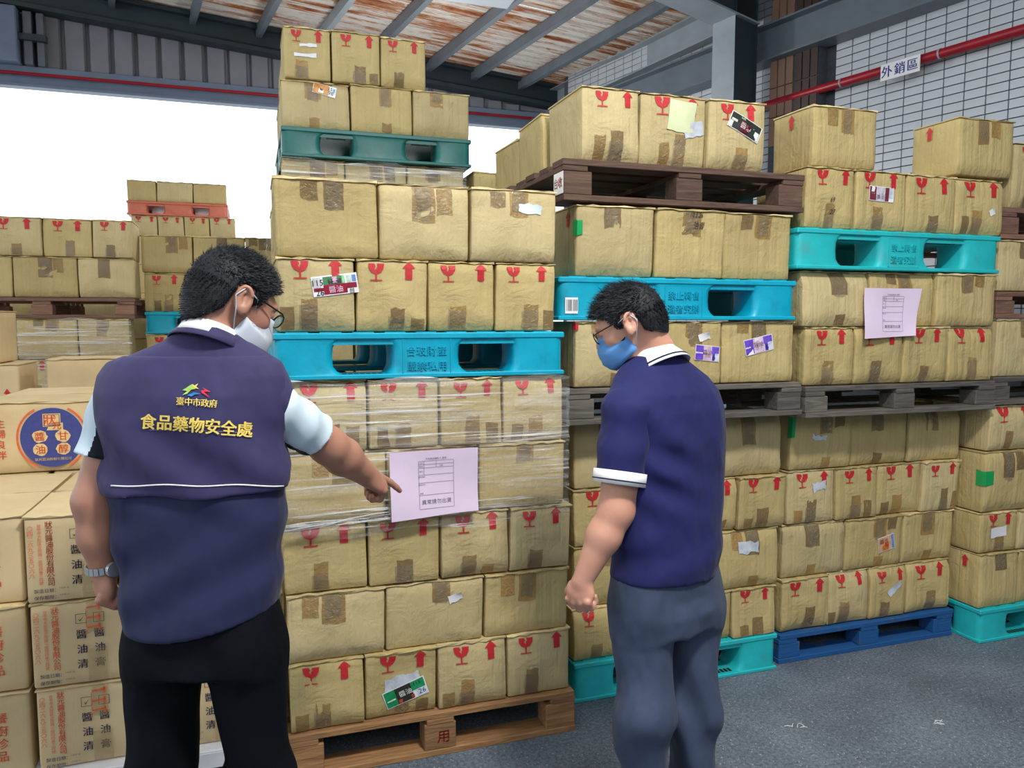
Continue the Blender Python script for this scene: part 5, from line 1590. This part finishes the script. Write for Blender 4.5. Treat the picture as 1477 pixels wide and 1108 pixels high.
# pointing hand: dorsal side up and toward the camera, index stretched
ax = nv(hdR - wrR); bk = nv(Z3 * .75 - FH * .55 + RT * .1); bk = nv(bk - ax * bk.dot(ax)); th = nv(bk.cross(ax)); 
if th.dot(FH) < 0: th = -th
thR = nv(th)
S.ell(wrR.lerp(hdR, .5), [(hdR - wrR).length * .75, .022, .042], [A3(ax), A3(bk), A3(thR)], .018)
for i, o in enumerate((.030, .010, -.010, -.029)):
    b = hdR + thR * o - ax * (.0, -.003, .002, .009)[i] + bk * .004
    if i == 0:
        tip1 = P1(576, 709, 2.225); dd = nv(tip1 - b)
        finger(S, b, [dd + bk * .12, dd, dd - bk * .12], [.040, .026, .020], .0110, .0080)
    else:
        ln = (.043, .040, .033)[i - 1]
        finger(S, b, [ax * .55 - bk * .85, -ax * .75 - bk * .6, -ax * .8 + bk * .5], [ln, ln * .7, ln * .45], .0108, .0085)
tb = wrR.lerp(hdR, .35) + thR * .030 - bk * .012
finger(S, tb, [ax * .8 + thR * .2 - bk * .55, ax * .7 - thR * .5 - bk * .5, ax * .2 - thR * .9 - bk * .2], [.036, .030, .022], .0135, .0095)
V, Q = S.mesh(); body1 = np_mesh('body', V, Q, SKIN1, root1, base1, 1)
# vest
S = SDF(A3(lo) + [0, 0, .45], [shR.x + .18, hi.y, 1.62], .006)
S.loft(sorted(K1), LAT1, FW1, .02, 2.5)
S.cone(P1(186, 572), P1(215, 562), .058, .06, .03); S.cone(P1(384, 580), P1(350, 566), .056, .06, .03)
zc = P1(285, 915).z; c1 = P1(285, 700)
def wr1(X, Y, Z):
    l = (X - c1.x) * RT.x + (Y - c1.y) * RT.y; z = Z - c1.z
    a = .0065 * np.sin(30 * l + 22 * z + 3 * np.sin(9 * z)) * np.exp(-((z - .12) / .16) ** 2)
    b = .0036 * np.sin(14 * l - 46 * z + 2 * np.sin(7 * l)) * np.exp(-((z + .2) / .14) ** 2)
    c = .004 * np.sin(45 * (l - .25 * z)) * np.exp(-((l - .12) / .07) ** 2) * np.exp(-((z - .05) / .2) ** 2)
    return (a + b + c).astype(np.float32)
S.wrinkle(wr1)
hemL, hemR = P1(195, 905).z, P1(400, 868).z
def vclip(X, Y, Z):
    l = (X - c1.x) * RT.x + (Y - c1.y) * RT.y
    hem = (hemL + hemR) / 2 + (hemR - hemL) / .33 * l * .8 - .02 * np.cos(l * 9)
    top = P1(300, 480).z + .0 * l
    return np.maximum(hem - Z, Z - top)
S.clip(vclip)
V1, Q1 = S.mesh(); vest = np_mesh('vest', V1, Q1, [VEST, VEST_L], root1, base1, 2, lambda c: (c[:, 2] < P1(285, 690).z).astype(int))
# yoke flap over the upper back with white piping
S = SDF(A3(lo) + [0, 0, .9], [shR.x + .12, hi.y, 1.62], .006)
S.loft(sorted(K1), LAT1, FW1, .02, 2.5, .010); S.wrinkle(lambda X, Y, Z: .8 * wr1(X, Y, Z))
zf = P1(285, 703).z
cN = P1(285, 600)
S.clip(lambda X, Y, Z: np.maximum(np.maximum(zf - .004 * np.sin(30 * ((X - c1.x) * RT.x + (Y - c1.y) * RT.y)) - Z, Z - P1(285, 512).z), (X - cN.x) * FH.x + (Y - cN.y) * FH.y + .012))
V2, Q2 = S.mesh(); flap1 = np_mesh('back_flap', V2, Q2, VEST, vest, None or (base1), 2)
bv = BVHTree.FromPolygons([tuple(v) for v in V2], [tuple(q) for q in Q2])
bv1 = BVHTree.FromPolygons([tuple(v) for v in V1], [tuple(q) for q in Q1])
def on_vest(x, y, off=.002, b=None):
    p = W(x, y, 1.35); d = FH
    h = (b or bv).ray_cast(p, d)
    if h[0] is None: h = bv1.ray_cast(p, d)
    if h[0] is None: return None
    return h[0] + h[1].normalized() * off * (1 if h[1].dot(d) < 0 else -1)
def px_sheet(name, polys, mat, parent, off, loc):
    """flat outlines given in photo positions, laid onto the cloth"""
    bm = bmesh.new()
    for poly in polys:
        try: bm.faces.new([bm.verts.new((x, -y, 0)) for x, y in poly])
        except ValueError: pass
    bmesh.ops.triangulate(bm, faces=bm.faces[:])
    for v in bm.verts:
        h = on_vest_px(v.co.x, -v.co.y, off)
        v.co = (h - Vector(loc)) if h is not None else Vector((0, 0, -50))
    bmesh.ops.delete(bm, geom=[v for v in bm.verts if v.co.z < -20], context='VERTS')
    me = bpy.data.meshes.new(name); bm.to_mesh(me); bm.free(); return link_mesh(name, me, mat, parent)
def on_vest_px(x, y, off):
    # positions given for the plane of the torso; rays run straight into the back
    k = 1.35 / 1.70
    return on_vest(CX + (x - CX) / k, CY + (y - CY) / k, off) if False else ray_px(x, y, off)
def ray_px(x, y, off):
    o = Vector((0, 0, CAM_H)); d = nv(W(x, y, 1.0) - o); h = bv.ray_cast(o, d)
    if h[0] is None: h = bv1.ray_cast(o, d)
    if h[0] is None: return None
    return h[0] - d * off
def px_text(chars, size, mat, parent, name, off=.004, bold=.02):
    """chars: (glyph, x, y, tilt)"""
    vs = []; fs = []
    for (g, x, y, t) in chars:
        v, f = text_geo(g, size, bold); b = len(vs); ca, sa = math.cos(t), math.sin(t)
        ok = True; tmp = []
        for p in v:
            h = ray_px(x + p[0] * ca - p[1] * -sa * -1, y - (p[0] * sa + p[1] * ca), off)
            if h is None: ok = False; break
            tmp.append(h - base1)
        if ok: vs += tmp; fs += [tuple(b + i for i in q) for q in f]
    return mesh_obj(name, vs, fs, mat, parent)
px_text([(c, 214 + i * 23.2 + ox, 608 + .023 * i ** 2 + i * 1.7 + oy, -.06) for ox, oy in ((0, 0), (.7, 0), (-.7, 0), (0, .6)) for i, c in enumerate('食品藥物安全處')], 23.5, YELLOW_T, flap1, 'lettering', bold=.009)
px_text([(c, 260 + i * 11.9 + ox, 578.5 + i * .9, -.04) for ox in (-.25, .25) for i, c in enumerate('臺中市政府')], 12.5, YELLOW_T, flap1, 'lettering', bold=.005)
EM = [((150, 190, 90), [[(263, 563), (277, 554), (282, 561), (276, 562), (270, 568), (263, 570), (270, 564)]]),
      ((230, 190, 80), [[(277, 554), (281, 556), (286, 553), (283, 558), (287, 561), (281, 560)]]),
      ((40, 130, 200), [[(270, 570), (280, 566), (290, 568), (282, 569), (276, 572)]]),
      ((214, 40, 60), [[(286, 553), (292, 559), (304, 565), (294, 565), (303, 574), (291, 567), (290, 563), (296, 563)]])]
for c, polys in EM: px_sheet('emblem', polys, lab_mat(c), flap1, .003, base1)
def edge_line(pts_px, r, mat, name, parent, off=.002):
    pts = [ray_px(x, y, off) for x, y in pts_px]; pts = [p - base1 for p in pts if p is not None]
    return MB().tube(pts, r, 6).build(name, mat, parent, smooth=True)
edge_line([(160 + i * 8.3, 700.5 + 1.2 * math.sin(i * .5)) for i in range(31)], .0017, COLLAR, 'piping', flap1, .001)
edge_line([(215 + i * 6.0, 622 + .02 * i * i * .4 - 1.5) for i in range(24)], .0010, lab_mat((96, 90, 116)), 'seam', flap1, .0005)
# vest collar and polo collar
ctr = P1(301, 492, 1.80); tl = nv(Z3 + hf1 * -.0 + FH * .35 - RT * -.12)
def collar(name, c, up, rl, rf, h, mat, parent, flare=.9, off=None):
    a = nv(RT - up * RT.dot(up)) * rl; b = nv(FH - up * FH.dot(up)) * rf
    return ring_band(name, [(c - off, a * 1.12, b * 1.12), (c + up * h * .5 - off, a * 1.03, b * 1.03), (c + up * h - off, a * flare, b * flare)], mat, parent)
collar('polo_collar', P1(300, 494, 1.80), nv(Z3 + FH * .45 + RT * .22), .071, .074, .032, COLLAR, root1, .93, base1)
collar('vest_collar', P1(299, 503, 1.80), nv(Z3 + FH * .45 + RT * .22), .082, .084, .030, VEST, vest, .95, base1)
# sleeves
def sleeve(name, a, b, ra, rb, mats, matfn, parent, base, cut=.62, wr=True):
    S = SDF(np.minimum(A3(a), A3(b)) - .14, np.maximum(A3(a), A3(b)) + .14, .004)
    S.cone(a, b, ra, rb, .02); ax = A3(nv(b - a)); L = (b - a).length; a_ = A3(a)
    S.wrinkle(lambda X, Y, Z: (.0028 * np.sin(60 * ((X - a_[0]) * ax[0] + (Y - a_[1]) * ax[1] + (Z - a_[2]) * ax[2]) + 14 * (X + Y))).astype(np.float32))
    S.clip(lambda X, Y, Z: (X - a_[0]) * ax[0] + (Y - a_[1]) * ax[1] + (Z - a_[2]) * ax[2] - L * cut)
    V, Q = S.mesh(); return np_mesh(name, V, Q, mats, parent, base, 2, matfn)
upL = P1(178, 558, 1.80)
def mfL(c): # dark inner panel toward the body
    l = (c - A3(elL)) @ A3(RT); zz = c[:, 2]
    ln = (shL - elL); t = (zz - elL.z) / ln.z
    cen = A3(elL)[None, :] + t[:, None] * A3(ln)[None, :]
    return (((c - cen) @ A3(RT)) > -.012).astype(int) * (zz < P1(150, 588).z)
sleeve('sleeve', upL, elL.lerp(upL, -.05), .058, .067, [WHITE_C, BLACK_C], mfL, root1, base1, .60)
upR = P1(398, 588, 1.81)
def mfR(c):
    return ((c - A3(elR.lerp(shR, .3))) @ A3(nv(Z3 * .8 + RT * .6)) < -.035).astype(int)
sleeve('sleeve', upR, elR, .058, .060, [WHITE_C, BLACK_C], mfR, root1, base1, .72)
# trousers
S = SDF([base1.x - .36, base1.y - .30, .03], [base1.x + .36, base1.y + .30, 1.0], .007)
kk = [k for k in sorted(K1) if k[0] < P1(285, 800).z]
S.loft([(kk[0][0] - .05, kk[0][1], kk[0][2], .162, .105, .115)] + [(k[0], k[1], k[2], k[3] - .012, k[4] - .012, k[5] - .012) for k in kk], LAT1, FW1, .03)
for h_, k_, a_ in ((hipL, knL, anL), (hipR, knR, anR)):
    S.chain([h_ + Z3 * .05, h_, k_, a_ - Z3 * .02], [.080, .090, .076, .066], .03)
cr = P1(292, 945)
def wrt(c, amp):
    def fn(X, Y, Z):
        l = (X - c.x) * RT.x + (Y - c.y) * RT.y; z = Z - c.z
        return (amp * (np.sin(20 * z + 30 * np.abs(l) + 3 * np.sin(11 * l)) * np.exp(-((z + .35) / .25) ** 2) + .7 * np.sin(34 * z - 16 * l) * np.exp(-((z + .75) / .2) ** 2))).astype(np.float32)
    return fn
S.wrinkle(wrt(cr, .009)); S.clip(lambda X, Y, Z: np.maximum(.045 - Z, Z - P1(285, 850).z) + 0 * X + 0 * Y)
V, Q = S.mesh(); np_mesh('trousers', V, Q, TROU1, root1, base1, 2)
for a_ in (anL, anR): shoe(root1, a_, nv(FH + RT * .1), SHOE)
# hair
S = SDF(A3(C1) - .17, A3(C1) + .17, .005); hair_field(S, C1, hf1, hu1, hs1, SC1, -.112, .008)
V, Q = S.mesh(); np_mesh('hair', V, Q, HAIR, root1, base1, 2)
h1 = hair_strands('hair_strands', V, C1, hf1, hu1, hs1, nv(hf1 * .7 + hu1 * .2), 11000, .005, .026, root1, HAIR, 11, .0009, .55)
h1.data.transform(Matrix.Translation(-base1)); h1['kind'] = 'stuff'
glasses(root1, C1, hf1, hu1, hs1, SC1); mask(root1, C1, hf1, hu1, hs1, SC1, MASK_W, MASK_W)
# wrist watch
wd = nv(wrL - elL); wc = wrL - wd * .012; sa = nv(wd.cross(Z3)); sb = nv(wd.cross(sa))
pts = [wc + (sa * math.cos(t) + sb * math.sin(t)) * .036 - base1 for t in [2 * math.pi * k / 24 for k in range(25)]]
wt = empty('wrist_watch', wc); wt.parent = root1; wt.location = wc - base1
for k in range(20):
    t = 2 * math.pi * k / 20; c = (sa * math.cos(t) + sb * math.sin(t)); tq_ = (-sa * math.sin(t) + sb * math.cos(t))
    p = c * .0355; vs = []
    for dw in (-.008, .008):
        for dt in (-.0048, .0048):
            for dr in (0, .003): vs.append(p + wd * dw + tq_ * dt + c * dr)
    MB().add(vs, [(0, 1, 3, 2), (4, 6, 7, 5), (0, 4, 5, 1), (2, 3, 7, 6), (0, 2, 6, 4), (1, 5, 7, 3)]).build('band_link', CHROME, wt)
cdir = nv(FH * -.3 + RT * -.2 + sa); 
MB().tube([sa * .036, sa * .046], .017, 20).build('watch_case', CHROME, wt)

# ================================================================== man in the navy polo shirt
d2 = 2.25
def P2(x, y, d=d2): return W(x, y, d)
base2 = P2(962, 900); base2 = Vector((base2.x, base2.y, 0))
FW2 = nv(-RT * .62 + FH * .79); LAT2 = nv(FW2.cross(Z3)); LEFT2 = -LAT2
prof2 = [(850, 960, .178, .118, .120), (800, 961, .186, .124, .122), (740, 963, .194, .130, .120), (680, 964, .200, .130, .120), (630, 964, .204, .126, .124), (590, 962, .204, .116, .122), (565, 958, .196, .104, .114), (545, 953, .170, .088, .100), (530, 948, .130, .076, .088), (515, 944, .088, .064, .074), (500, 941, .064, .056, .062)]
K2 = torso_keys(prof2, d2, P2)
sl2, el2, wr2_, hd2 = P2(905, 592, 2.13), P2(888, 738, 2.10), P2(840, 838, 2.10), P2(836, 866, 2.10)
sr2 = P2(1006, 602, 2.36); er2 = sr2 + FW2 * .04 - Z3 * .27; wrr2 = er2 + FW2 * .10 + LAT2 * .02 - Z3 * .20
C2 = P2(906, 464, 2.24)
hf2 = nv(-RT * .86 + FH * .22 - Z3 * .46); hs2 = nv(hf2.cross(Z3)); hu2 = nv(hs2.cross(hf2)); SC2 = .95
root2 = empty('person', base2); tag(root2, 'man in navy polo shirt and blue face mask looking down at the cartons', 'person')
S = SDF([base2.x - .42, base2.y - .36, .05], [base2.x + .36, base2.y + .42, 1.76], .004)
S.loft(sorted([(k[0], k[1], k[2], max(.04, k[3] - .02), max(.04, k[4] - .02), max(.04, k[5] - .02)) for k in K2]), LAT2, FW2, .02)
S.cone(P2(948, 520, 2.26), C2 - hu2 * .045 - hf2 * .035, .060, .056, .03)
head_geo(S, C2, hf2, hu2, hs2, SC2)
S.chain([sl2, el2], [.056, .046], .03); S.chain([el2, el2.lerp(wr2_, .35), wr2_], [.046, .046, .028], .02)
S.chain([sr2, er2, wrr2], [.054, .044, .030], .03)
fist(S, wrr2, wrr2 + FW2 * .03 - Z3 * .08, LAT2, FW2, 1.0)
fist(S, wr2_, P2(835, 868, 2.10), nv(-RT * .55 - FH * .8), nv(-RT * .7 + FH * .6), 1.05)
hl2, hr2 = P2(928, 870, 2.2), P2(996, 870, 2.3)
kl2, kr2 = P2(928, 1030, 2.17), P2(996, 1030, 2.30)
al2, ar2 = Vector((kl2.x + .02, kl2.y - .0, .09)), Vector((kr2.x + .01, kr2.y - .02, .09))
for h_, k_, a_ in ((hl2, kl2, al2), (hr2, kr2, ar2)): S.chain([h_, k_, a_], [.072, .05, .036], .03)
V, Q = S.mesh(); np_mesh('body', V, Q, SKIN2, root2, base2, 1)
# polo body
S = SDF([base2.x - .34, base2.y - .34, P2(960, 870).z], [base2.x + .36, base2.y + .42, 1.50], .006)
S.loft(sorted(K2), LAT2, FW2, .02, 2.3)
S.cone(sl2, sl2.lerp(P2(955, 590), .5), .064, .07, .03); S.cone(sr2, sr2.lerp(P2(955, 590), .5), .058, .07, .03)
S.cone(sr2, er2, .058, .056, .03)
c2 = P2(965, 690)
def wr2(X, Y, Z):
    l = (X - c2.x) * RT.x + (Y - c2.y) * RT.y; z = Z - c2.z
    a = .0065 * np.sin(30 * l + 40 * z + 2.5 * np.sin(10 * z)) * np.exp(-((l + .02) / .09) ** 2) * np.exp(-((z - .06) / .16) ** 2)
    b = .0040 * np.sin(46 * z - 12 * l) * np.exp(-((z + .22) / .10) ** 2)
    return (a + b).astype(np.float32)
S.wrinkle(wr2)
zh = P2(960, 828).z
S.clip(lambda X, Y, Z: np.maximum(zh + .01 * np.sin(8 * X) - Z, Z - P2(944, 512).z) + 0 * Y)
V, Q = S.mesh(); np_mesh('polo_shirt', V, Q, NAVY_C, root2, base2, 2)
eb2 = el2
axs = nv(eb2 - sl2); Ls = (eb2 - sl2).length
def mf2(c):
    t = (c - A3(sl2)) @ A3(axs) / Ls
    return np.zeros(len(c), int)
sleeve('sleeve', sl2, eb2, .072, .066, [NAVY_C, COLLAR, NAVY_D], mf2, root2, base2, .73)
aa_ = nv(axs.cross(Z3)); bb_ = nv(axs.cross(aa_))
def cuff(t0, t1, r, name, mat, par):
    return ring_band(name, [(sl2 + axs * (Ls * t) - base2, aa_ * (r - .006 * t), bb_ * (r - .006 * t)) for t in (t0, (t0 + t1) / 2, t1)], mat, par, 40, .002)
cf = cuff(.605, .735, .0765, 'sleeve_cuff', COLLAR, root2); cuff(.690, .702, .0778, 'cuff_stripe', NAVY_D, cf)
# collar with navy tipping, standing up at the back
cu = nv(Z3 - hf2 * -.10 + FW2 * .55); cc = P2(942, 526, 2.255)
a_ = nv(LAT2 - cu * LAT2.dot(cu)); b_ = nv(FW2 - cu * FW2.dot(cu))
rings = lambda q: [(cc + cu * h - base2, a_ * r, b_ * r * 1.05) for h, r in q]
ring_band('collar', rings([(-.030, .103), (-.012, .094), (.014, .080), (.036, .072)]), COLLAR, root2, 44, .003)
ring_band('collar_tipping', rings([(-.0215, .1005), (-.0175, .0985)]), NAVY_D, root2, 44, .004)
# trousers
S = SDF([base2.x - .36, base2.y - .34, .03], [base2.x + .36, base2.y + .36, P2(960, 780).z], .007)
kk = [k for k in sorted(K2) if k[0] < P2(960, 780).z]
S.loft([(kk[0][0] - .10, kk[0][1], kk[0][2], .165, .105, .125), (kk[0][0] - .04, kk[0][1], kk[0][2], .170, .112, .128)] + [(k[0], k[1], k[2], k[3] - .010, k[4] - .010, k[5] - .010) for k in kk], LAT2, FW2, .03)
for h_, k_, a2 in ((hl2, kl2, al2), (hr2, kr2, ar2)): S.chain([h_ + Z3 * .06, h_, k_, a2 - Z3 * .02], [.088, .094, .078, .072], .03)
S.wrinkle(wrt(P2(962, 880), .012)); S.clip(lambda X, Y, Z: np.maximum(.04 - Z, Z - P2(960, 805).z) + 0 * X + 0 * Y)
V, Q = S.mesh(); np_mesh('trousers', V, Q, TROU2, root2, base2, 2)
for a2 in (al2, ar2): shoe(root2, a2, nv(FW2 - RT * .2), SHOE)
S = SDF(A3(C2) - .17, A3(C2) + .17, .005); hair_field(S, C2, hf2, hu2, hs2, SC2, -.085, .009)
V, Q = S.mesh(); np_mesh('hair', V, Q, HAIR, root2, base2, 2)
h2 = hair_strands('hair_strands', V[(V - A3(C2)) @ A3(hu2) > -.055], C2, hf2, hu2, hs2, nv(hf2 * .9 + hu2 * .1), 9000, .006, .036, root2, HAIR, 12, .0009, .5)
h2.data.transform(Matrix.Translation(-base2)); h2['kind'] = 'stuff'
glasses(root2, C2, hf2, hu2, hs2, SC2); mask(root2, C2, hf2, hu2, hs2, SC2, MASK_B, MASK_W)
